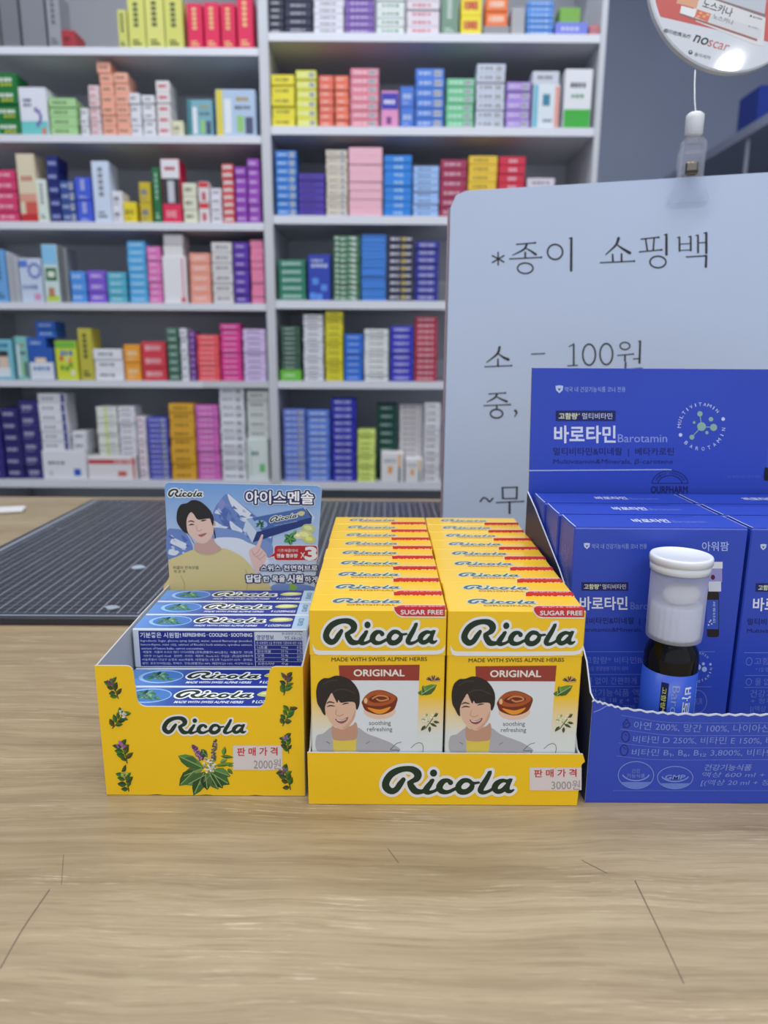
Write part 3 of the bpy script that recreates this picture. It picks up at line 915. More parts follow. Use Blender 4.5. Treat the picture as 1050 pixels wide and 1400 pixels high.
        Q.append((-w / 2, 0, -w * .32, h, (120, 190, 214))); Q.append((w * .34, 0, w / 2, h * .96, (232, 160, 150))); Q.append((-w * .14, h * .52, w * .14, h * .78, (50, 130, 160))); words(-w * .1, w * .3, h * .15, h * .22, (120, 130, 150), 3)
    elif style == 'wg':
        Q.append((-w / 2, 0, w / 2, h * .33, (60, 176, 62))); words(-w * .3, w * .32, h * .68, h * .78, (50, 60, 66), 4); words(-w * .25, w * .25, h * .52, h * .58, (80, 150, 90), 3)
    elif style == 'dots':
        words(-w * .36, w * .4, h * .72, h * .8, (190, 200, 230), 4); words(-w * .36, w * .2, h * .84, h * .9, (190, 200, 230), 4)
        for x, z in ((-.18, .42), (.22, .28), (-.3, .1), (.0, .08)):
            Q.append((w * (x - .14), h * (z - .07), w * (x + .14), h * (z + .07), (90, 150, 236)))
    elif style == 'yg':
        Q.append((-w * .12, 0, w * .04, h, (206, 226, 130))); words(w * .1, w * .42, h * .3, h * .6, (170, 180, 215), 3)
    elif style == 'ot':
        Q.append((w * .28, 0, w * .38, h * .5, (40, 110, 100))); Q.append((w * .28, h * .5, w * .38, h * .95, (240, 170, 80))); Q.append((-w * .2, h * .3, w * .0, h * .55, (240, 170, 90))); words(-w * .4, w * .2, h * .65, h * .8, (190, 190, 196), 4)
    elif style == 'bs':
        Q.append((w * .34, h * .05, w * .48, h * .95, (40, 56, 140))); words(-w * .36, w * .1, h * .35, h * .6, (120, 122, 134), 3)
    return Q


shelf_boxes = []
JOIN = [[], [], [], []]       # verts, faces, material index, materials of the thin cartons kept as one
THIN = 11.2                   # layers thinner than this many pixels in the frame are not picked apart




def pymid(side, k, z):
    """image row of height z at the shelves' front plane"""
    d = Vector((0, SY, z)) - CO
    return 700 - FPX * d.dot(CU) / d.dot(CF)


def make_stack(side, k, x0, x1, ytop, n, col, cname, style, zbase=None, dep=0.06, yfront=0.010, twist=True):
    """n cartons one on another; x0,x1,ytop measured in the frame at the shelf's front plane"""
    Yf = SY + yfront
    zs = SHELF_Z[side, k] if zbase is None else zbase
    xm = (x0 + x1) / 2
    ztop = atY(xm, ytop, Yf).z
    ymid = (ytop + 60)
    zm = (ztop + zs) / 2
    # pixel x to metres at mid height
    pm = atY(xm, ytop, Yf)
    def X(px):
        a_, b_ = atY(px, ytop, Yf), atY(px, ytop + 60, Yf)
        t = (zm - a_.z) / (b_.z - a_.z)
        return a_.x + (b_.x - a_.x) * t
    xa, xb = X(x0), X(x1)
    lim0, lim1 = (XL + .001, XDL - .001) if side == 'L' else (XDR + .001, XRi - .001)
    xa, xb = max(xa, lim0), min(xb, lim1)
    w_, h_ = xb - xa - .0008, (ztop - zs) / n
    if h_ <= 0.003:
        h_ = 0.006
    hh = h_ - .0004
    ch = min(.0012, hh * .12)
    V, F = boxgeo(-w_ / 2, w_ / 2, 0, dep, 0, hh, ch)
    mats = [mat(col, 0.45)]
    MI = [0] * len(F)
    R = random.Random(hash((x0, k, side == 'L')) & 0xffff)
    lay = 0
    for q in box_print(w_ * .96, hh, style, R, col):
        m_ = mat(q[4], 0.45)
        if m_ not in mats:
            mats.append(m_)
        b = len(V)
        lay += 1
        yy = -.0002 - .00003 * lay
        a0, a1 = max(q[0], -w_ / 2 + ch), min(q[2], w_ / 2 - ch)
        c0, c1 = max(q[1], ch), min(q[3], hh - ch)
        V += [(a0, yy, c0), (a1, yy, c0), (a1, yy, c1), (a0, yy, c1)]
        F.append((b, b + 1, b + 2, b + 3)); MI.append(mats.index(m_))
    first = None
    if n > 1 and min((x1 - x0) * .9, (pymid(side, k, zs) - ytop) / n) < THIN:
        JV, JF, JM, JT = JOIN
        for i in range(n):
            jx, jy, rz = R.uniform(-.0007, .0007), R.uniform(-.001, .0025), R.uniform(-.004, .004)
            b = len(JV)
            JV += [((xa + xb) / 2 + jx + v[0] - rz * v[1], Yf + jy + v[1] + rz * v[0], zs + i * h_ + .0002 + v[2]) for v in V]
            JF += [tuple(q + b for q in f) for f in F]
            for m_ in mats:
                if m_ not in JT: JT.append(m_)
            ix = [JT.index(m_) for m_ in mats]
            JM += [ix[q] for q in MI]
        return zs + n * h_
    for i in range(n):
        if first is None:
            o = mk('medicine_box', V, F, mats, mi=MI); first = o
        else:
            o = first.copy(); COL.objects.link(o)
        jx = R.uniform(-.0007, .0007) if (n > 1 and twist) else 0
        jy = R.uniform(-.001, .0025) if (n > 1 and twist) else 0
        o.location = ((xa + xb) / 2 + jx, Yf + jy, zs + i * h_ + .0002)
        o.rotation_euler = (0, 0, R.uniform(-.004, .004) if (n > 1 and twist) else 0)
        if n == 1:
            lab = '%s medicine box standing alone, %s, %s' % (cname, SHN[k], BAY[side])
        else:
            po = ORD[i + 1] + ' from bottom' if i < n - 1 else 'topmost'
            lab = '%s box, %s of its stack, %s, %s' % (cname, po, SHN[k], BAY[side])
        tag(o, lab, 'medicine box', ('%s medicine boxes, %s, %s' % (cname, SHN[k], BAY[side])) if n > 1 else None)
        shelf_boxes.append(o)
    return zs + n * h_


def on(side, k, zb, x0, x1, ytop, n, col, cname, style, **kw):
    return make_stack(side, k, x0, x1, ytop, n, col, cname, style, zbase=zb, **kw)


for (side, k), rows in S.items():
    for it in rows:
        x0, x1, yt, n, col, cname, style = it[:7]
        op = it[7] if len(it) > 7 else {}
        if 'x0' in op:
            x0, x1 = op['x0'] + 30, 104
        z = make_stack(side, k, x0, x1, yt, n, col, cname, style, dep=op.get('dep', .06), yfront=op.get('yf', .010))
        if 'extra' in op: on(side, k, z, 132, 151, 84, 1, col, 'lone top peach', 'd')
        if 'extra2' in op: on(side, k, z, 223, 250, 320, 2, (226, 222, 224), 'upper white', 'p', yfront=.014)
        if 'extra3' in op:
            z2 = on(side, k, z, 36, 62, 462, 1, (42, 96, 190), 'lower deep blue', 'w', yfront=.013)
            on(side, k, z2, 48, 75, 439, 2, (44, 100, 196), 'upper deep blue', 'w', yfront=.018)
        if 'extra4' in op and cname.startswith('large'):
            on(side, k, z, 54, 92, 538, 6, (232, 232, 238), 'blue-ended white', 'bs', yfront=.013)
            on(side, k, z, 99, 118, 590, 2, (230, 230, 238), 'short white', 'd', yfront=.013)
        if 'extra4' in op and cname.startswith('red'):
            on(side, k, z, 133, 161, 556, 9, (232, 234, 226), 'green-striped white', 'yg', yfront=.013)
            on(side, k, z, 163, 186, 556, 9, (232, 230, 238), 'lettered white', 'd', yfront=.013)
        if 'extra5' in op: on(side, k, z, 338, 368, 534, 5, (214, 220, 216), 'grey-lettered white', 'd', yfront=.014)
        if 'extra6' in op: on(side, k, z, 664, 694, -4, 2, (242, 122, 58), 'orange', 'W', yfront=.013)
        if 'extra7' in op: on(side, k, z, 765, 794, 10, 1, (122, 176, 72), 'leaf green', 'p', yfront=.018)
        if 'extra8' in op: on(side, k, z, 728, 765, 97, 1, (206, 210, 220), 'grey-topped', 'd', yfront=.012)
        if 'extra9' in op: on(side, k, z, 384, 411, 446, 9, (62, 96, 80), 'forest green', 'w', yfront=.014)
on('R', 5, SHELF_Z['R', 5], 521, 552, 619, 1, (238, 236, 238), 'orange-striped white', 'ot', yfront=.003, dep=.048)
on('R', 5, SHELF_Z['R', 5], 554, 578, 627, 1, (238, 236, 238), 'teal-striped white', 'ot', yfront=.003, dep=.048)
o = mk('thin_medicine_boxes', JOIN[0], JOIN[1], JOIN[3], mi=JOIN[2])
tag(o, 'thin flat medicine boxes packed in tight stacks along the shelves', 'medicine box', kind='stuff')
print('individual boxes', len(shelf_boxes))
# white cartons with orange and teal stripes before the dark green stack
zb = SHELF_Z['R', 5]

# objects on the far wall shelf to the right
p1 = atY(1050, 165, 1.80)
SX = 1.0
def atX(px, py, X):
    d = ray(px, py); return CO + d * ((X - CO.x) / d.x)
q1, q2 = atX(1048, 166, SX), atX(915, 238, SX)
zsh = (q1.z + q2.z) / 2
r = empty('wall_shelf', (SX + .2, 2.2, zsh), 'grey wall shelf running away behind the paper notice', 'shelf')
box('shelf_board', -.2, .5, -1.2, .75, -.018, 0, mat((150, 158, 180), .5), r, .001)
box('shelf_lip', -.208, -.201, -1.2, .75, -.022, .004, mat((165, 172, 195), .5), r)
pp = atX(1019, 210, SX)
box('upright_post', -.2, -.192, pp.y - 2.2 - .004, pp.y - 2.2 + .004, FLOOR - zsh, -.023, mat((165, 170, 185), .4), r)
bm = [mat((38, 62, 160), .4), mat((30, 40, 110), .4), mat((70, 160, 190), .4)]
yb_ = atX(1013, 170, SX).y
V, F = boxgeo(0, .2, 0, .12, 0, .12, .002)
n0 = len(F); b = len(V)
V += [(.03, -.0004, .02), (.15, -.0004, .02), (.15, -.0004, .06), (.03, -.0004, .06), (.05, -.0008, .07), (.12, -.0008, .07), (.12, -.0008, .1), (.05, -.0008, .1)]
F += [(b, b + 1, b + 2, b + 3), (b + 4, b + 5, b + 6, b + 7)]
o = mk('medicine_box', V, F, bm, mi=[0] * n0 + [1, 2]); o.location = (SX + .036, yb_ - .015, zsh + .0003)
tag(o, 'deep blue carton standing on the grey wall shelf', 'medicine box')

# ------------------------------------------------------------------ paper notice
SA = math.radians(17.4)
SO = Vector((0.051, 0.600, 0.0065))
SU = Vector((math.cos(SA), -math.sin(SA), 0))
sign = empty('paper_notice', (SO.x + .2 * SU.x, SO.y + .2 * SU.y, SO.z), 'large white upright paper notice with black lettering behind the blue tray', 'notice')
paper = board_mat('notice_paper', (192, 207, 236), .38, .012, 9, bump=.15)
A = Art(SO, SU, (0, 0, 1)); A.step = .00005; A.base = .0001
TL, TLr = A.px(609, 268), A.px(640, 262)
topL = A.px(640, 262)[1]; topR = A.px(1050, 234)[1]
hgt = (topL + topR) / 2
SW = 0.42
cr = .012
out = [(0.0, 0.0), (SW, 0.0), (SW, hgt - cr), (SW - cr * .3, hgt - cr * .3), (SW - cr, hgt), (cr, hgt), (cr * .35, hgt - cr * .25), (0.0, hgt - cr)]
sh_ = panel('notice_sheet', out, SO, SU, (0, 0, 1), .0022, [paper, paper, mat((196, 190, 200), .3)])
# clear sleeve edge down the left side
ed = panel('sleeve_edge', [(-.0022, 0), (-.0006, 0), (-.0006, hgt - cr), (-.0022, hgt - cr)], SO, SU, (0, 0, 1), .0022, mat((150, 128, 140), .15, coat=.6))
for part in (sh_, ed):
    adopt(part, sign)
ft = box('notice_foot', -.19, .19, -.03, .03, 0.0, .0, paper) if False else None
INK = (38, 38, 44)
A.view(640, 280, 2.917)
def H(x0, y0, x1, y1, r=2.6):      # serif horizontal
    A.stroke([(x0, y0, r), (x1 - 6, y1, r), (x1, y1 - .5, r * 1.6)], r, INK, 1, smooth=False)
def Vv(x0, y0, x1, y1, r=4.6, serif=9):
    A.stroke([(x0, y0, r * .9), (x1, y1, r)], r, INK, 1, smooth=False)
    if serif: A.stroke([(x0 - serif, y0 + 1, 2), (x0, y0 - 1, 3)], 2, INK, 1, smooth=False)
for p_ in ([(120, 190), (120, 240)], [(97, 203), (143, 228)], [(97, 230), (143, 203)]): A.stroke(p_, 3, INK, 1, smooth=False)
H(193, 158, 268, 152); A.stroke([(234, 157, 4.5), (222, 178, 4), (177, 201, 1.8)], 3, INK, 1); A.stroke([(228, 172, 2), (250, 184, 3.5), (270, 198, 5)], 3, INK, 1)
Vv(228, 190, 228, 212, 4, 0); H(165, 216, 292, 210); A.ring(228, 253, 31, 21, 3, INK, 1)
A.ring(347, 188, 30, 30, 3.4, INK, 1); Vv(412, 133, 411, 262, 5.2)
A.flush('lettering', sign)
A.stroke([(600, 134, 6), (588, 162, 4.5), (548, 199, 2)], 3, INK, 1); A.stroke([(595, 160, 2.5), (618, 176, 4.5), (645, 192, 6)], 3, INK, 1)
Vv(576, 198, 578, 228, 4, 0); Vv(612, 196, 612, 226, 4, 0); H(527, 231, 663, 225)
H(690, 137, 760, 130); Vv(708, 137, 715, 184, 3.5, 0); Vv(742, 134, 738, 182, 3.5, 0); H(683, 188, 772, 180); Vv(791, 119, 791, 198, 5.2); A.ring(757, 228, 32, 23, 3.2, INK, 1)
Vv(843, 130, 843, 184, 4); Vv(888, 127, 888, 182, 4); A.stroke([(843, 157), (888, 154)], 2, INK, 1, smooth=False); A.stroke([(843, 182), (888, 180)], 2, INK, 1, smooth=False)
Vv(917, 122, 917, 190, 4); Vv(950, 112, 950, 192, 5); A.stroke([(917, 152), (950, 150)], 2, INK, 1, smooth=False); H(870, 208, 946, 204); Vv(950, 204, 948, 247, 5, 0)
A.flush('lettering', sign)
A.view(640, 440, 4.038)
def arm(pts): A.stroke(pts, 3, INK, 1)
arm([(174, 140, 7), (160, 178, 6), (102, 224, 2.5)]); arm([(168, 176, 3), (195, 196, 6), (222, 208, 8)]); Vv(165, 206, 165, 245, 5, 0); H(92, 248, 240, 242, 3.2)
A.stroke([(350, 178), (423, 175)], 3.2, INK, 1, smooth=False)
Vv(583, 122, 583, 240, 5, 0); A.stroke([(557, 137), (583, 123)], 3, INK, 1, smooth=False); A.stroke([(550, 243), (604, 240)], 3, INK, 1, smooth=False)
A.ring(668, 181, 35, 58, 4.5, INK, 1); A.ring(763, 178, 35, 58, 4.5, INK, 1)
A.ring(866, 133, 27, 20, 3.8, INK, 1); H(825, 186, 912, 178, 3); Vv(866, 186, 866, 216, 5, 0); Vv(950, 107, 946, 226, 6, 11); A.stroke([(912, 205), (946, 203)], 3, INK, 1, smooth=False)
A.stroke([(870, 226, 5), (868, 262, 5)], 5, INK, 1, smooth=False); A.stroke([(868, 262), (960, 256)], 3.5, INK, 1, smooth=False)
A.flush('lettering', sign)
H(115, 398, 206, 393, 3.2); arm([(160, 398, 5.5), (146, 420, 5), (105, 442, 2.5)]); arm([(158, 414, 3), (186, 428, 5), (214, 440, 6.5)]); H(87, 463, 232, 457, 3.2); Vv(158, 462, 158, 484, 5, 0); A.ring(157, 507, 34, 24, 4.5, INK, 1)
A.stroke([(260, 490, 7), (268, 502, 5), (256, 525, 2)], 4, INK, 1)
A.flush('lettering', sign)
A.stroke([(68, 991), (84, 972), (102, 976), (118, 992), (137, 974)], 4.5, INK, 1)
A.stroke([(190, 915), (192, 975)], 5, INK, 1, smooth=False); A.stroke([(270, 913), (268, 976)], 5, INK, 1, smooth=False); A.stroke([(188, 915), (272, 913)], 3.4, INK, 1, smooth=False); A.stroke([(190, 976), (270, 975)], 3.4, INK, 1, smooth=False)
H(155, 998, 305, 991, 3.2); Vv(229, 995, 229, 1056, 6, 0)
A.flush('lettering', sign)
A.stroke([(-150, 1060, .8), (-140, 1085, 1), (-118, 1103, 1), (-70, 1110, .8)], 1, (150, 156, 166), 0)
A.build('pen_mark', sign)

# ------------------------------------------------------------------ clip and round swinging sign
glass = bpy.data.materials.new('clear_plastic'); glass.use_nodes = True
def clear_shader(m, tint, body, facing, rough, diff=(.9, .92, 1)):
    """thin clear moulding: see-through, a little milky body, glossy at glancing angles"""
    nt = m.node_tree; N = nt.nodes; K = nt.links
    N.remove(N['Principled BSDF'])
    out = [n_ for n_ in N if n_.type == 'OUTPUT_MATERIAL'][0]
    tr = N.new('ShaderNodeBsdfTransparent'); tr.inputs[0].default_value = (*tint, 1)
    df = N.new('ShaderNodeBsdfDiffuse'); df.inputs[0].default_value = (*diff, 1)
    tl = N.new('ShaderNodeBsdfTranslucent'); tl.inputs[0].default_value = (*diff, 1)
    m0 = N.new('ShaderNodeMixShader'); m0.inputs[0].default_value = .4
    K.new(df.outputs[0], m0.inputs[1]); K.new(tl.outputs[0], m0.inputs[2])
    gl_ = N.new('ShaderNodeBsdfGlossy'); gl_.inputs['Roughness'].default_value = rough
    m1 = N.new('ShaderNodeMixShader'); m1.inputs[0].default_value = body
    K.new(tr.outputs[0], m1.inputs[1]); K.new(m0.outputs[0], m1.inputs[2])
    lw = N.new('ShaderNodeLayerWeight'); lw.inputs['Blend'].default_value = .25
    m2 = N.new('ShaderNodeMixShader')
    mu = N.new('ShaderNodeMath'); mu.operation = 'MULTIPLY'; mu.inputs[1].default_value = facing
    K.new(lw.outputs['Facing'], mu.inputs[0]); K.new(mu.outputs[0], m2.inputs[0]); K.new(m1.outputs[0], m2.inputs[1]); K.new(gl_.outputs[0], m2.inputs[2])
    K.new(m2.outputs[0], out.inputs['Surface'])


clear_shader(glass, (.985, .99, 1), .09, .9, .05)
CX = A.px(943, 240)[0]
CP = SO + SU * CX + Vector((0, 0, hgt))
clip = empty('sign_clip', CP, 'clear plastic spring clip gripping the top edge of the white notice', 'clip', rz=-SA)
# px scale there
k = (CP - CO).dot(CF) / FPX
def jaw(name, sgn):
    # profile (half width, height above the notice top, offset from the sheet)
    pr = [(25 * k, -34 * k, .0022), (26 * k, -29 * k, .0026), (18 * k, -13 * k, .0045), (16 * k, 8 * k, .0060), (17 * k, 28 * k, .0085), (17 * k, 38 * k, .0088), (11 * k, 45 * k, .0080)]
    V, F = [], []
    th = .0020
    for (hw, z, y) in pr:
        for (xx, yy) in ((-hw, y), (hw, y), (hw, y + th), (-hw, y + th)):
            V.append((xx, -sgn * yy + (-.0011 if sgn < 0 else .0) + (0.0 if sgn > 0 else .0044), z))
    for i in range(len(pr) - 1):
        for j in range(4):
            a_, b_ = i * 4 + j, i * 4 + (j + 1) % 4
            F.append((a_, b_, b_ + 4, a_ + 4))
    F.append((0, 1, 2, 3)); m_ = (len(pr) - 1) * 4; F.append((m_, m_ + 1, m_ + 2, m_ + 3))
    o = mk(name, V, F, glass, parent=clip)
    return o
jaw('front_jaw', 1); jaw('back_jaw', -1)
for s_ in (-1, 1):
    box('side_rib', s_ * 13.5 * k - .0009, s_ * 13.5 * k + .0009, -.0108, -.0088, -8 * k, 40 * k, glass, clip, .0003)
box('cross_bar', -10 * k, 10 * k, -.0112, -.0096, 24 * k, 28 * k, glass, clip, .0003)
sp = box('spring', -8 * k, 8 * k, -.0125, -.0085, -3 * k, 15 * k, mat((150, 140, 125), .2, metal=1), clip, .0012)
box('spring_slot', -8 * k, 8 * k, -.0131, -.0126, 0 * k, 3.5 * k, mat((40, 36, 34), .4), sp)
lathe('neck', [(0, 42 * k), (.0034, 42 * k), (.0034, 48 * k), (.0024, 54 * k), (0, 54 * k)], glass, clip, 16)
lathe('swivel_cap', [(0, 50 * k), (.0045, 50 * k), (.0060, 53 * k), (.0062, 72 * k), (.0060, 77 * k), (.0042, 80 * k), (0, 80.5 * k)], mat((222, 226, 234), .35), clip, 24)

DC = CP + Vector((0.012, -0.012, 0))
dn = Vector((0.10, -1, 0.22)).normalized()
du = Vector((0, 0, 1)).cross(dn) * 1.0
du = dn.cross(Vector((0, 0, 1))) * -1
du.normalize()
dv = dn.cross(du)
D0 = Art(DC, du, dv)
cc = D0.px(996, -15)
cen = DC + du * cc[0] + dv * cc[1]
rad = abs(D0.px(996, 99)[1] - cc[1])
disc = empty('round_sign', cen, 'round glossy coral and white scar ointment sign on a thin wire', 'sign')
n = 64
def dpt(r_, t, off): return cen + du * (r_ * math.cos(t)) + dv * (r_ * math.sin(t)) + dn * off
prof = [(0, .0), (rad - .0012, .0), (rad, -.0008), (rad, -.0042), (rad - .0012, -.005), (0, -.005)]
V, F = [], []
for (r_, of) in prof:
    for i in range(n):
        V.append(dpt(r_, 2 * PI * i / n, of) - cen)
for q in range(len(prof) - 1):
    for i in range(n):
        j = (i + 1) % n
        F.append((q * n + i, q * n + j, (q + 1) * n + j, (q + 1) * n + i))
gloss = mat((205, 211, 220), .5, coat=1.0, crough=.05)
mk('sign_board', V, F, gloss, parent=disc)
a = Art(cen, du, dv); a.step = .00003; a.base = .00006
coral = mat((196, 84, 78), .5, coat=1.0, crough=.05)
G = lambda c: mat(c, .5, coat=1.0, crough=.05)
# coral band with its lower edge slanting
a.raw()
lo0, lo1 = a.px(890, 20), a.px(1050, 75)
sl = (lo1[1] - lo0[1]) / (lo1[0] - lo0[0])
b0 = lo0[1] - sl * lo0[0]
R2 = rad - .0035
pts = []
for i in range(97):
    t = -.75 + (PI + 1.5) * i / 96
    x, y = R2 * math.cos(t), R2 * math.sin(t)
    if y >= sl * x + b0: pts.append((x, y))
a.poly(pts, coral, 0)
a.view(880, 0, 6.176)
# product carton and tube, printed picture
def Q4(p, c, l): a.poly(p, G(c), l)
Q4([(480, -60), (1030, 130), (1010, 390), (960, 385), (440, 180), (420, 80)], (214, 214, 218), 1)
Q4([(300, -60), (480, -60), (445, 75), (330, 40), (275, 30)], (214, 160, 130), 1.5)
Q4([(600, -80), (1045, -80), (1020, 120), (620, -10)], (186, 192, 204), 1.6)
Q4([(620, -10), (1030, 122), (1028, 150), (600, 0)], (130, 110, 112), 1.8)
Q4([(318, 48), (450, 85), (425, 150), (305, 110)], (226, 228, 232), 2)
Q4([(450, 78), (570, 118), (540, 188), (430, 142)], (206, 110, 84), 2)
for (x, y) in ((480, 110), (510, 140), (540, 125), (460, 140), (380, 10), (420, -10), (340, 5)): a.ell(x, y, 16, 11, G((230, 160, 110)), 2.4, n=9)
Q4([(568, 118), (1000, 250), (980, 330), (540, 190)], (204, 206, 212), 2)
Q4([(300, 108), (960, 330), (955, 350), (300, 125)], (150, 96, 92), 1.4)
def rtext(t, x, y, w_, h_, c, L, ang, bold=0, shear=0):
    f = a.map; ca, sa = math.cos(ang), math.sin(ang)
    a.map = lambda u, v: f(x + u * ca - v * sa, y + u * sa + v * ca)
    a.text(t, 0, -h_, w_, 0, G(c), L, bold=bold, shear=shear)
    a.map = f
rtext('노스카나', 490, 62, 260, 75, (30, 34, 50), 3, .33, .012)
rtext('노스카나', 578, 158, 180, 46, (60, 66, 84), 3, .33)
rtext('瘢印疤痕治疗', 165, 272, 235, 36, (30, 34, 44), 1, .25, .006)
rtext('no', 415, 350, 125, 62, (22, 24, 30), 1, .30, .012, .2)
rtext('scar', 535, 388, 185, 58, (190, 84, 78), 1, .28, 0, .2)
a.ell(395, 442, 18, 18, G((40, 44, 56)), 1)
a.ell(395, 438, 8, 7, G((200, 204, 212)), 1.5)
rtext('동아제약', 425, 472, 140, 32, (60, 64, 76), 1, .25)
a.ell(905, 136, 9, 9, G((40, 44, 56)), 3); rtext('동아제약', 920, 152, 78, 20, (60, 64, 76), 3, .3)
rtext('동아제약', 880, 228, 88, 16, (90, 94, 106), 3, .3)
a.build('printed_face', disc)
# wire from the swivel cap up to the disc
w0 = CP + Vector((0, 0, 80 * k)); wb = D0.px(953, 93); w1 = DC + du * wb[0] + dv * wb[1] - dn * .0025
def tube(name, P, r_, m_, parent=None, n=8):
    V, F = [], []
    for i, p in enumerate(P):
        d = (P[min(i + 1, len(P) - 1)] - P[max(i - 1, 0)]).normalized()
        e1 = d.orthogonal().normalized(); e2 = d.cross(e1)
        for j in range(n):
            t = 2 * PI * j / n
            V.append(p + e1 * (r_ * math.cos(t)) + e2 * (r_ * math.sin(t)))
    for i in range(len(P) - 1):
        for j in range(n):
            q = (j + 1) % n
            F.append((i * n + j, i * n + q, (i + 1) * n + q, (i + 1) * n + j))
    F.append(tuple(range(n))); F.append(tuple(range((len(P) - 1) * n, len(P) * n)))
    return mk(name, V, F, m_, parent=parent)
o = tube('wire', [p - cen for p in (w0, w0 * .67 + w1 * .33 + Vector((-.0006, 0, 0)), w0 * .33 + w1 * .67 + Vector((-.0005, 0, 0)), w1)], .0006, mat((205, 208, 214), .3, metal=.5), disc)

# ------------------------------------------------------------------ yellow tray with candy boxes
KRAFT = mat((196, 198, 200), .7)
YELM = board_mat('yellow_card', YEL, .4, .02, 30, coat=.15)
def yband(c): return c
TX0, TX1 = -0.0335, 0.0895
TY0 = 0.2885
tray = empty('candy_tray', ((TX0 + TX1) / 2, TY0, 0), 'low yellow cardboard tray holding two columns of yellow candy boxes', 'display tray')
TH = .0008
TFH = 0.0262
fp = panel('front_panel', [(-.0003, 0), (TX1 - TX0, 0), (TX1 - TX0 + .0008, TFH * .8), (TX1 - TX0 + .0022, TFH * .86), (TX1 - TX0 + .001, TFH), (-.0005, TFH)], (TX0, TY0, .0003), (1, 0, 0), (0, 0, 1), TH, [YELM, KRAFT, KRAFT])
adopt(fp, tray)
DEPTH = 0.0195
NR = 9
back = TY0 + TH + .0014 + NR * DEPTH
for sx in (0, 1):
    x = TX0 if sx == 0 else TX1
    U = (0, 1, 0) if sx else (0, -1, 0)
    o_ = (x, TY0 + TH, .0003) if sx else (x, TY0 + TH, .0003)
    L_ = back - TY0
    sg = 1 if sx else -1
    pts = [(0, 0), (sg * L_, 0), (sg * L_, .07), (sg * .03, .058), (sg * .004, TFH), (0, TFH)]
    if not sx: pts = pts[::-1]
    adopt(panel('side_panel', pts, o_, U, (0, 0, 1), TH, [KRAFT, KRAFT, KRAFT]), tray)
adopt(panel('back_panel', [(0, 0), (TX1 - TX0, 0), (TX1 - TX0, .07), (0, .07)], (TX0, back + .0012, .0003), (1, 0, 0), (0, 0, 1), TH, KRAFT), tray)
adopt(panel('tray_floor', [(0, 0), (TX1 - TX0, 0), (TX1 - TX0, back - TY0 - .001), (0, back - TY0 - .001)], (TX0, TY0 + TH, .0012), (1, 0, 0), (0, 1, 0), TH, KRAFT), tray)
a = Art((TX0, TY0, .0003), (1, 0, 0), (0, 0, 1)); a.view(515, 1035, 5.25)
logo(a, 40, 62, 990, 270)
a.build('logo', tray)


def sticker(parent, O, x0, y0, x1, y1, price):
    a = Art(O, (1, 0, 0), (0, 0, 1)); a.step = .00005; a.base = .0001
    W_, H_ = x1 - x0, y1 - y0
    m_ = mat((222, 212, 212), .6)
    mx = (x0 + x1) / 2
    a.poly([(x0, y0), (mx - 2, y0), (mx, y0 + 1.6), (mx + 2, y0), (x1, y0), (x1, y1 - 1), (mx + 2, y1), (mx, y1 - 1.2), (mx - 2, y1 - .5), (x0, y1 - .8)], m_, 0)
    a.text('판 매 가 격', x0 + W_ * .09, y0 + H_ * .1, x1 - W_ * .1, y0 + H_ * .42, (200, 40, 52), 1, bold=.02, rise=-1)
    a.text(price, x0 + W_ * .42, y0 + H_ * .54, x1 - W_ * .03, y0 + H_ * .95, (150, 148, 152), 1, bold=.0)
    a.build('price_sticker', parent)


sticker(tray, (TX0, TY0, .0003), 724, 1049, 795, 1081, '3000원')


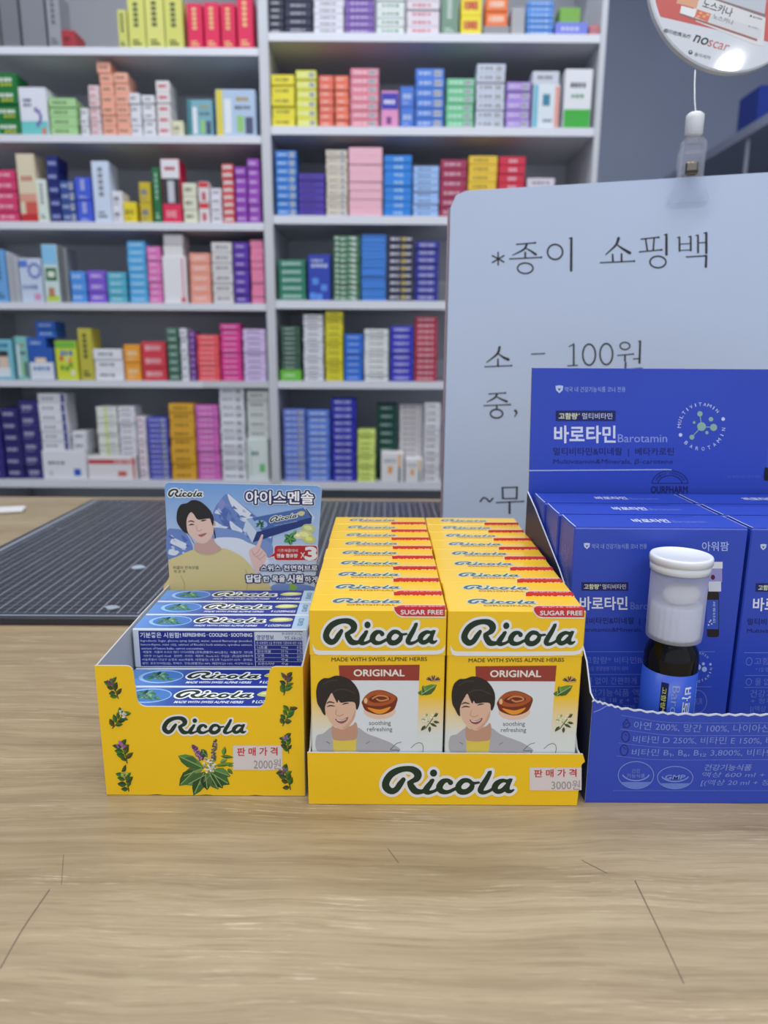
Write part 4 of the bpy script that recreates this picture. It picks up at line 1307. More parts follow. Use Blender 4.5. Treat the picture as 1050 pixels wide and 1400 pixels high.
def portrait_smile(a):
    """printed smiling person in a grey jacket (view 425,910 x11.667)"""
    SK, SK2, HR = (224, 184, 160), (196, 150, 128), (40, 34, 32)
    a.blob([(88, 1130), (200, 1080), (335, 985), (352, 1160), (375, 1362), (105, 1362)], (176, 176, 182), 1)
    a.blob([(742, 985), (900, 1085), (1100, 1160), (1290, 1240), (1400, 1362), (700, 1362), (722, 1150)], (176, 176, 182), 1)
    a.poly([(345, 1140), (730, 1140), (718, 1362), (365, 1362)], (224, 200, 84), 1.3)
    a.blob([(335, 960), (420, 1000), (640, 960), (715, 900), (745, 1010), (728, 1160), (600, 1192), (430, 1192), (348, 1155)], SK2, 1.6)
    a.blob([(250, 520), (330, 430), (560, 450), (700, 560), (716, 700), (700, 820), (640, 930), (560, 1000), (490, 1020), (400, 980), (320, 900), (258, 790), (226, 680)], SK, 2)
    a.blob([(630, 930), (700, 820), (716, 700), (680, 760), (640, 860), (560, 950), (500, 1000), (560, 998)], (208, 166, 142), 2.2)
    a.blob([(88, 380), (120, 270), (200, 202), (290, 195), (400, 158), (520, 175), (640, 235), (730, 340), (775, 450), (778, 600), (745, 695), (722, 690), (700, 590), (600, 575), (480, 590), (440, 545), (420, 590), (370, 500), (332, 435), (290, 500), (250, 580), (225, 680), (235, 785), (200, 770), (150, 680), (105, 600), (86, 480)], HR, 3)
    a.stroke([(360, 420), (440, 380), (560, 380), (700, 440)], 8, (66, 58, 54), 3.5); a.stroke([(200, 300), (300, 240), (420, 230)], 9, (60, 54, 50), 3.5)
    a.stroke([(255, 600, 7), (300, 577, 12), (370, 592, 8)], 9, (70, 50, 44), 2.6)
    a.stroke([(258, 655, 5), (310, 636, 11), (380, 645, 6)], 9, (58, 40, 38), 2.6); a.stroke([(505, 618, 5), (550, 602, 11), (600, 596, 6)], 9, (58, 40, 38), 2.6)
    a.stroke([(410, 700), (398, 770), (430, 795), (470, 800), (520, 775)], 5, (190, 142, 122), 2.6)
    a.blob([(385, 845), (440, 862), (500, 862), (592, 818), (570, 880), (500, 920), (430, 902)], (142, 74, 78), 2.6)
    a.blob([(410, 856), (490, 872), (572, 838), (545, 866), (490, 884), (440, 880)], (228, 222, 218), 2.9)
    a.stroke([(250, 1210), (300, 1240)], 6, (120, 120, 128), 1.5); a.stroke([(880, 1245), (935, 1210)], 5, (120, 120, 128), 1.5)


# candy box prototype (front-left of the tray), origin at its front-bottom-left corner
PX0 = TX0 + TH + .0006
PWd = 0.0597
PH = 0.0928
PY0 = TY0 + TH + .0008
PZ = .0014
proto = empty('candy_box', (PX0, PY0, PZ), 'x', 'candy box')
grad = bpy.data.materials.new('carton_print_fade'); grad.use_nodes = True
nt = grad.node_tree; b_ = nt.nodes['Principled BSDF']
tc = nt.nodes.new('ShaderNodeTexCoord'); sp_ = nt.nodes.new('ShaderNodeSeparateXYZ'); rp = nt.nodes.new('ShaderNodeValToRGB'); mr = nt.nodes.new('ShaderNodeMapRange')
nt.links.new(tc.outputs['Object'], sp_.inputs[0]); nt.links.new(sp_.outputs['Z'], mr.inputs['Value'])
mr.inputs['From Min'].default_value = .030; mr.inputs['From Max'].default_value = .056
nt.links.new(mr.outputs[0], rp.inputs['Fac']); nt.links.new(rp.outputs[0], b_.inputs['Base Color'])
rp.color_ramp.elements[0].color = (*hexlin((222, 228, 226)), 1); rp.color_ramp.elements[1].color = (*hexlin(YEL), 1)
rp.color_ramp.elements[0].position = .12; rp.color_ramp.elements[1].position = .85
b_.inputs['Roughness'].default_value = .4; b_.inputs['Coat Weight'].default_value = .6; b_.inputs['Coat Roughness'].default_value = .12
YG = mat(YEL, .4, coat=.6)
V, F = boxgeo(0, PWd - .0004, 0, DEPTH - .0005, 0, PH, .0005)
mk('carton_body', V, F, grad, parent=proto)
# hinged lid: separate shell 0.25 mm proud with a curved white lower edge
lidz = PH - .0212
V, F = boxgeo(-.0002, PWd - .0002, -.0003, DEPTH - .0003, lidz, PH + .0002, .0004)
lid = mk('flip_lid', V, F, YG, parent=proto)
fO = (PX0, PY0 - .0003, PZ)
a = Art(fO, (1, 0, 0), (0, 0, 1)); a.step = .00003; a.base = .00004
a.view(420, 830, 5.25)
W_ = mat(WHITE, .4, coat=.6)
a.poly([(38, 262), (42, 305), (56, 334), (82, 343), (500, 345), (930, 339), (972, 330), (988, 300), (990, 268), (980, 288), (962, 304), (930, 310), (500, 314), (92, 312), (64, 306), (48, 288)], W_, 1)
logo(a, 115, 78, 935, 275, L=2)
a.poly([(624, -2), (628, 22), (644, 46), (668, 60), (700, 66), (988, 66), (988, -2)], mat((205, 34, 50), .4, coat=.6), 2)
a.stroke([(618, 0), (632, 36), (668, 66), (720, 70), (988, 72)], 4, W_, 1.5, k=3)
a.text('SUGAR FREE', 672, 20, 975, 52, WHITE, 3, bold=.02)
a.build('lid_print', proto)
fO2 = (PX0, PY0, PZ)
a = Art(fO2, (1, 0, 0), (0, 0, 1)); a.step = .00003; a.base = .00004
a.view(420, 830, 5.25)
a.text('MADE WITH SWISS ALPINE HERBS', 175, 362, 860, 390, (70, 64, 20), 1, bold=.012, rise=-4)
a.poly([(262, 526), (803, 526), (785, 1048), (262, 1048)], mat((222, 228, 234), .4, coat=.5), 0.3)
a.poly([(226, 418), (808, 413), (803, 527), (234, 524)], (150, 58, 46), 2.2)
a.text('ORIGINAL', 335, 448, 698, 495, (236, 226, 218), 3, bold=.025, rise=0)
# amber sweet
a.ell(520, 745, 115, 60, (232, 196, 172), .8)
a.blob([(395, 672), (450, 610), (540, 596), (640, 640), (642, 690), (610, 745), (520, 772), (425, 745), (398, 705)], (120, 44, 18), 1.2)
a.blob([(402, 660), (450, 612), (540, 600), (636, 645), (600, 690), (520, 710), (430, 700)], (172, 84, 40), 1.5)
a.blob([(440, 660), (490, 630), (560, 630), (600, 655), (560, 680), (480, 685)], (110, 42, 20), 1.8); a.stroke([(470, 655), (510, 635), (565, 640), (580, 660), (530, 672), (500, 660)], 6, (206, 134, 84), 2)
a.blob([(430, 720), (520, 735), (600, 715), (560, 755), (500, 764)], (232, 150, 44), 1.8); a.ell(420, 672, 12, 20, (232, 190, 140), 2)
a.text('soothing', 443, 815, 600, 856, (50, 56, 60), 1); a.text('refreshing', 430, 860, 611, 900, (50, 56, 60), 1)
# herbs
leaf(a, 820, 625, 130, 70, -.55, (96, 140, 60), 1); leaf(a, 822, 635, 40, 60, -1.5, (70, 120, 50), 1)
leaf(a, 830, 560, 60, 34, 1.2, (110, 150, 64), 1)
for i in range(9):
    t = -2.8 + i * .35
    a.stroke([(905, 530), (905 + 48 * math.cos(t), 528 + 34 * math.sin(t))], 4.5, [(96, 50, 84), (60, 40, 50), (196, 160, 90)][i % 3], 2, smooth=False)
R = random.Random(3)
for i in range(22):
    t, rr = R.uniform(0, 6.3), R.uniform(0, 48)
    a.ell(868 + rr * math.cos(t), 800 + .7 * rr * math.sin(t), 8, 6, R.choice([(226, 230, 200), (150, 176, 96), (238, 240, 226)]), 2, n=6)
for x, y, l_, w2_, an in ((850, 850, 50, 24, 2.3), (880, 855, 44, 22, 1.6), (905, 820, 46, 20, .2), (915, 790, 40, 16, -.9), (880, 830, 60, 20, .5)):
    leaf(a, x, y, l_, w2_, an, (70, 96, 50), 1.2, vein=None)
a.stroke([(850, 870), (900, 800), (925, 760)], 3, (80, 90, 50), 1.1)
# signature
a.stroke([(676, 968), (640, 980), (608, 1010), (600, 1024), (660, 1026), (640, 1046)], 1.6, (40, 44, 50), 2)
a.stroke([(745, 1010), (780, 980), (815, 975), (832, 1000), (828, 1044)], 1.6, (40, 44, 50), 2)
a.view(425, 910, 11.667)
portrait_smile(a)
a.build('front_print', proto)
# crease below the lid
# top print
a = Art((PX0, PY0, PZ + PH + .0002), (1, 0, 0), (0, 1, 0)); a.step = .00003; a.base = .00004
a.raw(0, DEPTH, 0.001, flip=True)     # millimetres, y down from the back edge
logo(a, 9.5, 5.0, 40, 11.5, L=1, col=(70, 96, 108), rim=(196, 206, 196), k=3)
a.text('ORIGINAL', 16, 12.6, 38, 14.6, (176, 120, 20), 1, bold=.02)
a.poly([(37.2, 19.2), (37.6, 16.4), (38.6, 14.6), (40.4, 13.7), (59.3, 13.6), (59.3, 19.2)], mat((205, 34, 50), .4, coat=.6), 1)
a.text('SUGAR FREE', 41.5, 14.4, 58, 17.4, (236, 160, 150), 2, bold=.01)
a.stroke([(37.3, 15), (39.6, 13.4), (59.2, 13.4)], .25, W_, .5, smooth=False)
a.build('top_print', proto)
RB = random.Random(11)
for row in range(NR):
    for c in (0, 1):
        o = proto if (row == 0 and c == 0) else copy_tree(proto)
        jx = 0 if row == 0 else RB.uniform(-.0003, .0003)
        o.location = (PX0 + c * (PWd + .0006) + jx, PY0 + row * DEPTH, PZ)
        if row: o.rotation_euler = (0, 0, RB.uniform(-.004, .004))
        where = 'column beside the blue vitamin tray' if c else 'column beside the menthol display'
        which = ['front', 'second', 'third', 'fourth', 'fifth', 'sixth', 'seventh', 'eighth', 'last'][row]
        o['label'] = 'yellow candy box, %s row of its tray, %s' % (which, where)
        o['group'] = 'yellow candy boxes in the tray'

# ------------------------------------------------------------------ menthol display
MX0, MX1, MY0, MY1 = -0.1287, -0.0362, 0.2945, 0.4035
MH = .0652
md = empty('lozenge_display', ((MX0 + MX1) / 2, MY0, 0), 'yellow cardboard counter display with alpine header card holding blue stick packs', 'display box')
T2 = .0007
a0 = Art((MX0, MY0, .0003), (1, 0, 0), (0, 0, 1))
ntl, nbl, nbr, ntr = a0.px(182, 917), a0.px(188, 966), a0.px(363, 966), a0.px(368, 912)
Wm = MX1 - MX0
def rc(c, r_, a_0, a_1, n=5): return [(c[0] + r_ * math.cos(a_0 + (a_1 - a_0) * i / n), c[1] + r_ * math.sin(a_0 + (a_1 - a_0) * i / n)) for i in range(n + 1)]
zt = MH; zn = nbl[1]
pts = [(-.0003, 0)]
NB = 24
for i in range(1, NB):
    pts.append((Wm * i / NB, .0004 if i % 6 == 0 else 0.0))
pts += [(Wm, 0), (Wm + .0002, zt)]
pts += rc((ntr[0] + .003, zt - .003), .003, PI / 2, PI, 4)
pts += rc((nbr[0] - .004, zn + .004), .004, 0, -PI / 2, 4)
pts += rc((nbl[0] + .004, zn + .004), .004, -PI / 2, -PI, 4)
pts += rc((ntl[0] - .003, zt - .003), .003, 0, PI / 2, 4)
pts += [(-.0006, zt)]
adopt(panel('front_panel', pts, (MX0, MY0, .0003), (1, 0, 0), (0, 0, 1), T2, [YELM, KRAFT, KRAFT]), md)
Ld = MY1 - MY0
gi = mat((186, 190, 196), .6)
# left side: seen from inside
lp = [(0, 0), (Ld, 0), (Ld, .066), (Ld * .55, .0664), (T2, zt), (0, zt)]
adopt(panel('side_panel', [(-p[0], p[1]) for p in lp][::-1], (MX0 - .0002, MY0 + T2, .0003), (0, -1, 0), (0, 0, 1), T2, [YELM, gi, KRAFT]), md)
rp_ = [(0, 0), (Ld, 0), (Ld, .0664), (Ld * .35, .0664), (.012, zt + .0005), (0, zt)]
adopt(panel('side_panel', rp_, (MX1 + .0002, MY0 + T2, .0003), (0, 1, 0), (0, 0, 1), T2, [YELM, gi, KRAFT]), md)
adopt(panel('display_floor', [(0, 0), (Wm, 0), (Wm, Ld), (0, Ld)], (MX0, MY0 + T2, .0012), (1, 0, 0), (0, 1, 0), T2, KRAFT), md)
# header card
HY = MY1 + .0012
a0 = Art((MX0, HY, .0003), (1, 0, 0), (0, 0, 1))
c1, c2, c3, c4 = a0.px(224.5, 659.5), a0.px(440, 664), a0.px(430, 808), a0.px(232.5, 808)
r_ = .003
pts = [(c4[0] + .001, .0), (c3[0] - .001, .0), (c3[0], c3[1])] + [(c2[0], c2[1] - r_), (c2[0] - r_ * .3, c2[1] - r_ * .3), (c2[0] - r_, c2[1])] + [(c1[0] + r_, c1[1]), (c1[0] + r_ * .3, c1[1] - r_ * .3), (c1[0], c1[1] - r_)] + [(c4[0], c4[1])]
sky = bpy.data.materials.new('card_sky_print'); sky.use_nodes = True
nt = sky.node_tree; b_ = nt.nodes['Principled BSDF']
tc = nt.nodes.new('ShaderNodeTexCoord'); sp_ = nt.nodes.new('ShaderNodeSeparateXYZ'); rp = nt.nodes.new('ShaderNodeValToRGB')
nt.links.new(tc.outputs['Generated'], sp_.inputs[0]); nt.links.new(sp_.outputs['Y'], rp.inputs['Fac']); nt.links.new(rp.outputs[0], b_.inputs['Base Color'])
rp.color_ramp.elements[0].position = .55; rp.color_ramp.elements[0].color = (*hexlin((206, 218, 234)), 1)
rp.color_ramp.elements[1].position = 1; rp.color_ramp.elements[1].color = (*hexlin((110, 158, 218)), 1)
b_.inputs['Roughness'].default_value = .35
card = adopt(panel('header_card', pts, (MX0, HY, .0003), (1, 0, 0), (0, 0, 1), .0008, [sky, KRAFT, KRAFT]), md)
a = Art((MX0, HY, .0003), (1, 0, 0), (0, 0, 1)); a.step = .00003; a.base = .00005
a.view(220, 650, 4.667)
MT, MT2, SN = (104, 132, 192), (78, 104, 170), (216, 222, 234)
a.blob([(330, 250), (372, 165), (425, 115), (470, 150), (540, 205), (620, 270), (700, 330), (700, 450), (560, 440), (330, 400)], MT, 0)
a.blob([(425, 118), (470, 152), (600, 262), (690, 340), (700, 400), (600, 350), (520, 270), (455, 200)], SN, .3)
a.blob([(400, 200), (430, 230), (420, 280), (480, 330), (500, 380), (440, 350), (390, 300), (370, 240)], MT2, .4)
a.blob([(440, 290), (480, 320), (520, 350), (500, 375), (450, 340)], SN, .6); a.blob([(340, 290), (390, 320), (430, 330), (380, 345), (335, 330)], SN, .6); a.blob([(380, 150), (410, 175), (395, 215), (360, 230)], (130, 140, 196), .5)
a.blob([(330, 335), (450, 345), (560, 380), (700, 430), (700, 520), (560, 500), (330, 400)], (120, 146, 200), .7)
RM = random.Random(21)
for i in range(26):
    x, y = RM.uniform(345, 640), 0
    y = 140 + abs(x - 425) * .62 + RM.uniform(20, 170)
    if y > 410: continue
    w_, h_ = RM.uniform(10, 34), RM.uniform(8, 22)
    a.poly([(x, y - h_), (x + w_ * .5, y - h_ * .2), (x + w_, y + h_ * .7), (x + w_ * .2, y + h_ * .5), (x - w_ * .4, y + h_ * .2)], RM.choice([(170, 184, 220), (86, 110, 178), (204, 212, 230), (120, 138, 196)]), .65)
for i in range(12):
    x, y = RM.uniform(46, 185), RM.uniform(375, 500)
    a.poly([(x, y - 9), (x + 12, y - 2), (x + 18, y + 9), (x + 2, y + 5), (x - 8, y + 3)], RM.choice([(190, 200, 226), (80, 104, 172), (216, 222, 234)]), .5)
a.blob([(345, 402), (480, 398), (560, 430), (640, 470), (690, 560), (600, 600), (480, 520), (380, 460)], SN, .9)
a.blob([(38, 360), (90, 340), (150, 360), (190, 420), (200, 480), (120, 520), (46, 530)], MT, 0); a.blob([(80, 400), (130, 420), (165, 440), (150, 470), (100, 450), (60, 430)], SN, .3); a.blob([(60, 470), (110, 490), (90, 510), (48, 500)], SN, .3); a.blob([(130, 380), (170, 410), (150, 425)], MT2, .3)
SK, SK2, HR = (226, 192, 178), (200, 160, 148), (32, 28, 32)
a.blob([(52, 545), (110, 515), (180, 482), (215, 475), (240, 490), (290, 503), (350, 492), (395, 465), (450, 480), (520, 520), (575, 575), (600, 620), (650, 640), (690, 700), (700, 746), (62, 746), (56, 640)], (214, 198, 142), 2, k=4)
a.stroke([(128, 640), (150, 690), (150, 744)], 2.5, (184, 166, 112), 2.3); a.stroke([(540, 600), (556, 660), (545, 744)], 2.5, (184, 166, 112), 2.3); a.stroke([(218, 478), (250, 500), (300, 508), (352, 496), (392, 468)], 2, (184, 166, 112), 2.4)
a.blob([(222, 430), (275, 436), (330, 400), (345, 430), (385, 466), (345, 492), (290, 501), (240, 488), (214, 472)], SK2, 2.6)
a.blob([(166, 280), (190, 235), (270, 250), (320, 280), (336, 325), (332, 375), (306, 415), (274, 434), (236, 428), (205, 400), (172, 362), (160, 325)], SK, 3, k=4)
a.ell(341, 308, 8, 15, SK2, 2.9)
a.blob([(100, 258), (108, 215), (130, 185), (167, 176), (200, 157), (247, 164), (290, 196), (322, 234), (338, 280), (332, 322), (322, 300), (313, 276), (290, 276), (236, 281), (210, 248), (190, 235), (168, 270), (164, 312), (174, 366), (216, 436), (205, 425), (176, 376), (146, 360), (120, 328), (103, 296)], HR, 4, k=4)
a.stroke([(334, 330, 3), (342, 365, 4), (348, 400, 3)], 3, HR, 2.8)
a.stroke([(175, 296, 2), (192, 290, 4), (212, 296, 3)], 3, (60, 46, 46), 3.4); a.stroke([(180, 318, 2), (196, 312, 5), (213, 314, 2)], 3, (46, 36, 40), 3.4); a.stroke([(256, 290, 2), (270, 287, 5), (290, 284, 2)], 3, (46, 36, 40), 3.4)
a.stroke([(226, 318), (232, 348), (245, 354), (262, 344)], 2, (196, 150, 138), 3.3)
a.blob([(238, 380), (258, 374), (292, 366), (280, 382), (256, 392)], (172, 96, 100), 3.4)
logo(a, 46, 84, 268, 138, L=3, rimw=26)
a.text('리콜라 전속모델', 79, 577, 240, 598, (40, 40, 34), 4); a.text('차 은 우', 83, 603, 158, 622, (40, 40, 34), 4, bold=.01)
# pack picture on the card
a.view(330, 655, 9.035)
a.poly([(60, 490), (190, 650), (135, 785), (30, 600)], (196, 210, 226), 1.4)
a.poly([(60, 490), (130, 478), (250, 640), (190, 650)], (150, 176, 214), 1.6)
a.poly([(125, 480), (770, 355), (872, 470), (190, 652)], (70, 104, 168), 1.5)
a.poly([(190, 652), (872, 470), (868, 545), (140, 782)], (30, 52, 116), 1.5)
a.poly([(770, 355), (800, 350), (908, 470), (880, 540), (866, 545), (872, 470)], (190, 204, 224), 1.7)
a.stroke([(800, 370), (868, 462)], 7, (26, 34, 60), 2, smooth=False)
a.ell(235, 555, 88, 50, (150, 180, 220), 2, rot=.1)
for i in range(8): leaf(a, 225 + 12 * (i % 3), 555, 60, 26, i * .8, (50 + 8 * (i % 3), 110, 70), 2.4, vein=None)
f = a.map; a.map = lambda x, y: f(x, y - (x - 350) * .20)
logo(a, 352, 470, 690, 540, L=3, rimw=24); a.text('MADE WITH SWISS ALPINE HERBS', 410, 580, 690, 592, (200, 210, 226), 3)
a.map = f
a.blob([(690, 420), (740, 395), (785, 410), (760, 450), (720, 450)], (206, 200, 140), 2.6)
for x, y, rx, ry, c in ((830, 610, 85, 55, (190, 196, 130)), (780, 690, 100, 60, (206, 206, 140)), (840, 745, 75, 50, (200, 208, 110)), (700, 700, 50, 40, (216, 214, 160))):
    a.ell(x, y, rx, ry, c, 2.8, rot=.2); a.ell(x - 5, y - 8, rx * .62, ry * .5, tuple(min(255, v + 26) for v in c), 2.9, rot=.2)
for an in (.3, 1.4, 2.6, 3.8, 5.2): leaf(a, 600, 735, 85, 60, an, (40, 150, 60), 3.0)
leaf(a, 640, 690, 70, 44, -1.0, (80, 170, 90), 3.1)
# speech bubble
a.rect(398, 812, 948, 1010, (226, 226, 230), 3.2, r=44); a.poly([(430, 890), (315, 985), (430, 960)], (226, 226, 230), 3.2)
a.rect(408, 820, 940, 1002, (184, 32, 38), 3.4, r=40); a.poly([(425, 898), (326, 976), (425, 945)], (184, 32, 38), 3.4)
a.text('기존제품대비', 444, 862, 696, 900, (234, 222, 220), 3.6); a.text('멘솔 함유량', 440, 922, 694, 968, (240, 236, 236), 3.6, bold=.025)
a.text('X', 732, 905, 786, 972, WHITE, 3.6, bold=.01); a.text('3', 800, 842, 922, 992, WHITE, 3.6, bold=.045)
# hand
HS = (226, 190, 180); HD = (192, 148, 142)
a.blob([(95, 890), (150, 842), (215, 832), (262, 868), (312, 930), (305, 985), (280, 1040), (215, 1150), (160, 1110), (118, 1000)], HS, 3.6)
a.stroke([(258, 695, 13), (235, 760, 19), (200, 850, 24)], 18, HS, 3.7)
for q in ([(225, 862), (200, 905), (165, 925)], [(262, 890), (235, 930), (200, 950)], [(296, 930), (265, 965), (235, 980)], [(130, 880), (155, 930), (190, 960), (240, 1000)]):
    a.stroke(q, 4, HD, 3.9)
a.ell(262, 692, 8, 6, (240, 214, 206), 3.9)
# headline and slogans: navy rim under white letters
def rimtext(t, x0, y0, x1, y1, bold, L=5, rise=0, rim=(22, 34, 96), g=.05, halo=True):
    n = int(28 * len(t))
    if halo: a.sheet(grown_text(t, .17, n), x0, y0, x1, y1, (214, 222, 238), L, rise)
    a.sheet(grown_text(t, .125 if halo else .17, n), x0, y0, x1, y1, rim, L + .6, rise)
    a.sheet(grown_text(t, bold if halo else bold + .012, int(36 * len(t))), x0, y0, x1, y1, (240, 240, 244), L + 1.2, rise)
rimtext('아이스멘솔', 58, 145, 892, 300, .022, rise=8, g=.055)
rimtext('스위스 천연허브로', 240, 1062, 940, 1132, .012, halo=False, g=.06)
rimtext('답답', 62, 1182, 245, 1270, .03, halo=False, g=.05); rimtext('한', 268, 1200, 348, 1268, .012, halo=False, g=.06); rimtext('목을', 382, 1190, 540, 1270, .015, halo=False, g=.06)
rimtext('시원', 572, 1182, 760, 1275, .028, halo=False, g=.05); rimtext('하게', 785, 1200, 940, 1275, .012, halo=False, g=.06)
a.blob([(600, 1300), (640, 1290), (690, 1330), (670, 1370), (600, 1380)], (140, 180, 80), 3); a.blob([(385, 1310), (560, 1290), (830, 1310), (920, 1380), (420, 1385)], (120, 146, 206), 2.5)
a.build('card_print', card)
# front panel print
a = Art((MX0, MY0, .0003), (1, 0, 0), (0, 0, 1)); a.view(125, 905, 3.387)
logo(a, 328, 250, 718, 335)
x, y, s = 0, 0, 0
# bouquet
a.view(235, 1005, 10.5)
for q in ((470, 520, 380, 200, 2.0, (60, 104, 50)), (520, 520, 300, 190, 1.05, (104, 146, 84)), (450, 470, 330, 170, 2.75, (112, 150, 84)), (600, 560, 240, 170, 1.0, (40, 80, 46)), (360, 420, 200, 150, -2.7, (96, 140, 90)), (420, 330, 130, 110, -1.2, (50, 92, 48)), (90, 295, 420, 180, .45, (86, 140, 66)), (330, 500, 320, 190, 2.35, (70, 118, 52)), (500, 560, 330, 180, 2.65, (96, 140, 78)), (480, 540, 250, 170, 1.45, (46, 84, 48)), (560, 540, 320, 190, .55, (60, 110, 56)), (600, 500, 260, 150, .35, (90, 140, 74)),
          (560, 560, 160, 90, 2.3, (120, 160, 100)), (420, 200, 150, 90, .9, (60, 120, 50)), (740, 290, 130, 70, -1.4, (110, 150, 50)), (620, 440, 280, 60, -.15, (110, 150, 40)), (700, 300, 190, 50, .1, (80, 120, 50)), (690, 390, 120, 60, -.4, (130, 170, 90)), (800, 480, 110, 55, .8, (70, 120, 60)), (790, 420, 100, 50, .2, (96, 160, 50))):
    leaf(a, *q[:5], q[5], 1 + .01 * (q[0] % 7), vein=(140, 176, 104))
R = random.Random(9)
for i in range(60):
    t = i / 60; cx_, cy_ = 300 + 150 * t, 150 + 200 * t
    a.ell(cx_ + R.uniform(-38, 38) * (.5 + t), cy_ + R.uniform(-22, 22), 15, 12, R.choice([(92, 50, 112), (132, 84, 150), (170, 130, 180), (90, 60, 110)]), 2 + .01 * i, n=7)
for i in range(60):
    t = i / 60; cx_, cy_ = 625 - 30 * t, 75 + 270 * t
    a.ell(cx_ + R.uniform(-40, 40) * (.5 + .5 * t), cy_ + R.uniform(-15, 15), 14, 12, R.choice([(70, 74, 66), (110, 96, 120), (70, 96, 80), (140, 130, 130)]), 2 + .01 * i, n=7)
for i in range(70):
    t, rr = R.uniform(0, 6.3), R.uniform(0, 1) ** .6
    a.ell(540 + 85 * rr * math.cos(t), 430 + 115 * rr * math.sin(t), 15, 12, R.choice([(230, 232, 220), (190, 196, 170), (120, 140, 90), (236, 236, 236)]), 3 + .01 * i, n=7)
a.view(125, 905, 3.387)
herbs = [(105, 128, 90, 1, (120, 70, 110)), (125, 268, 95, 2, (226, 230, 210)), (150, 420, 100, 3, (170, 110, 170)), (158, 550, 100, 4, (200, 190, 90)), (900, 105, 95, 5, (120, 60, 90)), (905, 250, 95, 6, None), (905, 380, 85, 7, (150, 120, 150)), (905, 540, 105, 8, (120, 110, 120))]
for (x, y, s, sd, fl) in herbs:
    sprig(a, x, y, s, sd, fl)
a.build('front_print', md)
sticker(md, (MX0, MY0, .0003), 318.5, 1019, 386, 1053, '2000원')

# stick packs
KX, KY, KZ = .0886, .0192, .0214
KP0 = Vector((MX0 + T2 + .0010, .3362, .0016 + 2 * (KZ + .0002)))
kproto = empty('lozenge_pack', KP0, 'x', 'lozenge pack')
bl_m = mat((28, 48, 140), .35, coat=.4)
V, F = boxgeo(0, KX, 0, KY, 0, KZ, .0006)
mk('pack_body', V, F, mat((216, 222, 232), .35, coat=.4), parent=kproto)
a = Art(KP0 + Vector((0, 0, KZ)), (1, 0, 0), (0, 1, 0)); a.step = .00003; a.base = .00004
a.raw(0, KY, .001, flip=True)       # mm, 88.6 wide, 19.2 deep, y from the back edge
lab_m = bpy.data.materials.new('pack_label_print'); lab_m.use_nodes = True
nt = lab_m.node_tree; b_ = nt.nodes['Principled BSDF']
tc = nt.nodes.new('ShaderNodeTexCoord'); sp_ = nt.nodes.new('ShaderNodeSeparateXYZ'); rp = nt.nodes.new('ShaderNodeValToRGB')
nt.links.new(tc.outputs['Generated'], sp_.inputs[0]); nt.links.new(sp_.outputs['X'], rp.inputs['Fac']); nt.links.new(rp.outputs[0], b_.inputs['Base Color'])
rp.color_ramp.elements[0].position = .0; rp.color_ramp.elements[0].color = (*hexlin((104, 150, 216)), 1)
rp.color_ramp.elements[1].position = .42; rp.color_ramp.elements[1].color = (*hexlin((14, 44, 142)), 1)
b_.inputs['Roughness'].default_value = .4; b_.inputs['Coat Weight'].default_value = .1
a.rect(.6, .6, 80.5, 18.6, lab_m, 0)
a.rect(80.5, .6, 88, 18.6, (170, 200, 232), 0)
a.ell(16.5, 8.8, 11, 7.2, (150, 190, 234), 1); a.ell(17.2, 8.8, 9.8, 6.2, (70, 120, 190), 1.3)
R = random.Random(4)
for i in range(22):
    leaf(a, 16.5 + R.uniform(-3, 4), 9 + R.uniform(-2, 2), R.uniform(3, 5.5), 2.2, R.uniform(0, 6.3), R.choice([(40, 96, 70), (70, 140, 90), (120, 180, 140), (24, 70, 56)]), 2 + .02 * i, vein=None)
logo(a, 29.5, 3.2, 65.5, 11.4, L=2, rimw=24, k=3)
a.text('MADE WITH SWISS ALPINE HERBS', 30.5, 14.0, 62.5, 16.2, (226, 232, 240), 2, bold=.02, shear=.2)
a.text('9 LOZENGES', 66.5, 13.4, 79.6, 16.0, (226, 232, 240), 2, bold=.02, shear=.2)
a.blob([(67.5, 7.8), (70, 4.4), (75, 3.8), (79.5, 5.2), (79, 8.4), (74, 9.8), (70, 9.6)], (188, 192, 120), 2, k=3); a.blob([(69, 7), (72, 5), (76, 5), (78, 6.4), (74, 8)], (222, 220, 160), 2.4, k=3)
a.text('0Z/06/20', 82.8, 4.5, 85.6, 15, (70, 90, 130), 1, rot=90)
a.build('label_print', kproto)
a = Art(KP0, (1, 0, 0), (0, 0, 1)); a.step = .00003; a.base = .00004
a.raw(0, KZ, .001, flip=True)
a.rect(3.2, 1.2, 86.2, 20.4, (22, 36, 132), 0)
TW = (222, 226, 236)
a.text('기분좋은 시원함!', 4, 2.0, 24.5, 4.9, TW, 1, bold=.02); a.text('REFRESHING · COOLING · SOOTHING', 25.5, 2.3, 60.5, 4.2, TW, 1, bold=.03)
for i, t in enumerate(['Ingredients: Sugar, glucose syrup (wheat), water, natural flavourings (menthol,', "lemon-thyme, mint oils), extract of Ricola's herb mixture, spirulina extract,", 'extract of lemon balm, carrot concentrate.',
                       '· 제품명 : 리콜라 스위스 캔디 아이시멘톨 [향료(멘톨향0.44%)함유] · 식품유형 : 캔디류', '· 내용량: 31.5g(95.6kcal) · 원산지 : 스위스 · 제조사 : Ricola AG · 수입원 : (주)일신국제무역',
                       '서울특별시 강남구 논현로 423(역삼동, 대현빌딩) 1층,2층 Tel)1577-1573 · 판매원:', '설탕, 포도당시럽(밀), 정제수, 향료(멘톨향)0.44%, 레몬타임0.16%, 서양박하일오']):
    a.text(t, 4, 5.9 + i * 2.05, 36 if i == 2 else 60.5, 7.4 + i * 2.05, TW, 1, res=1)
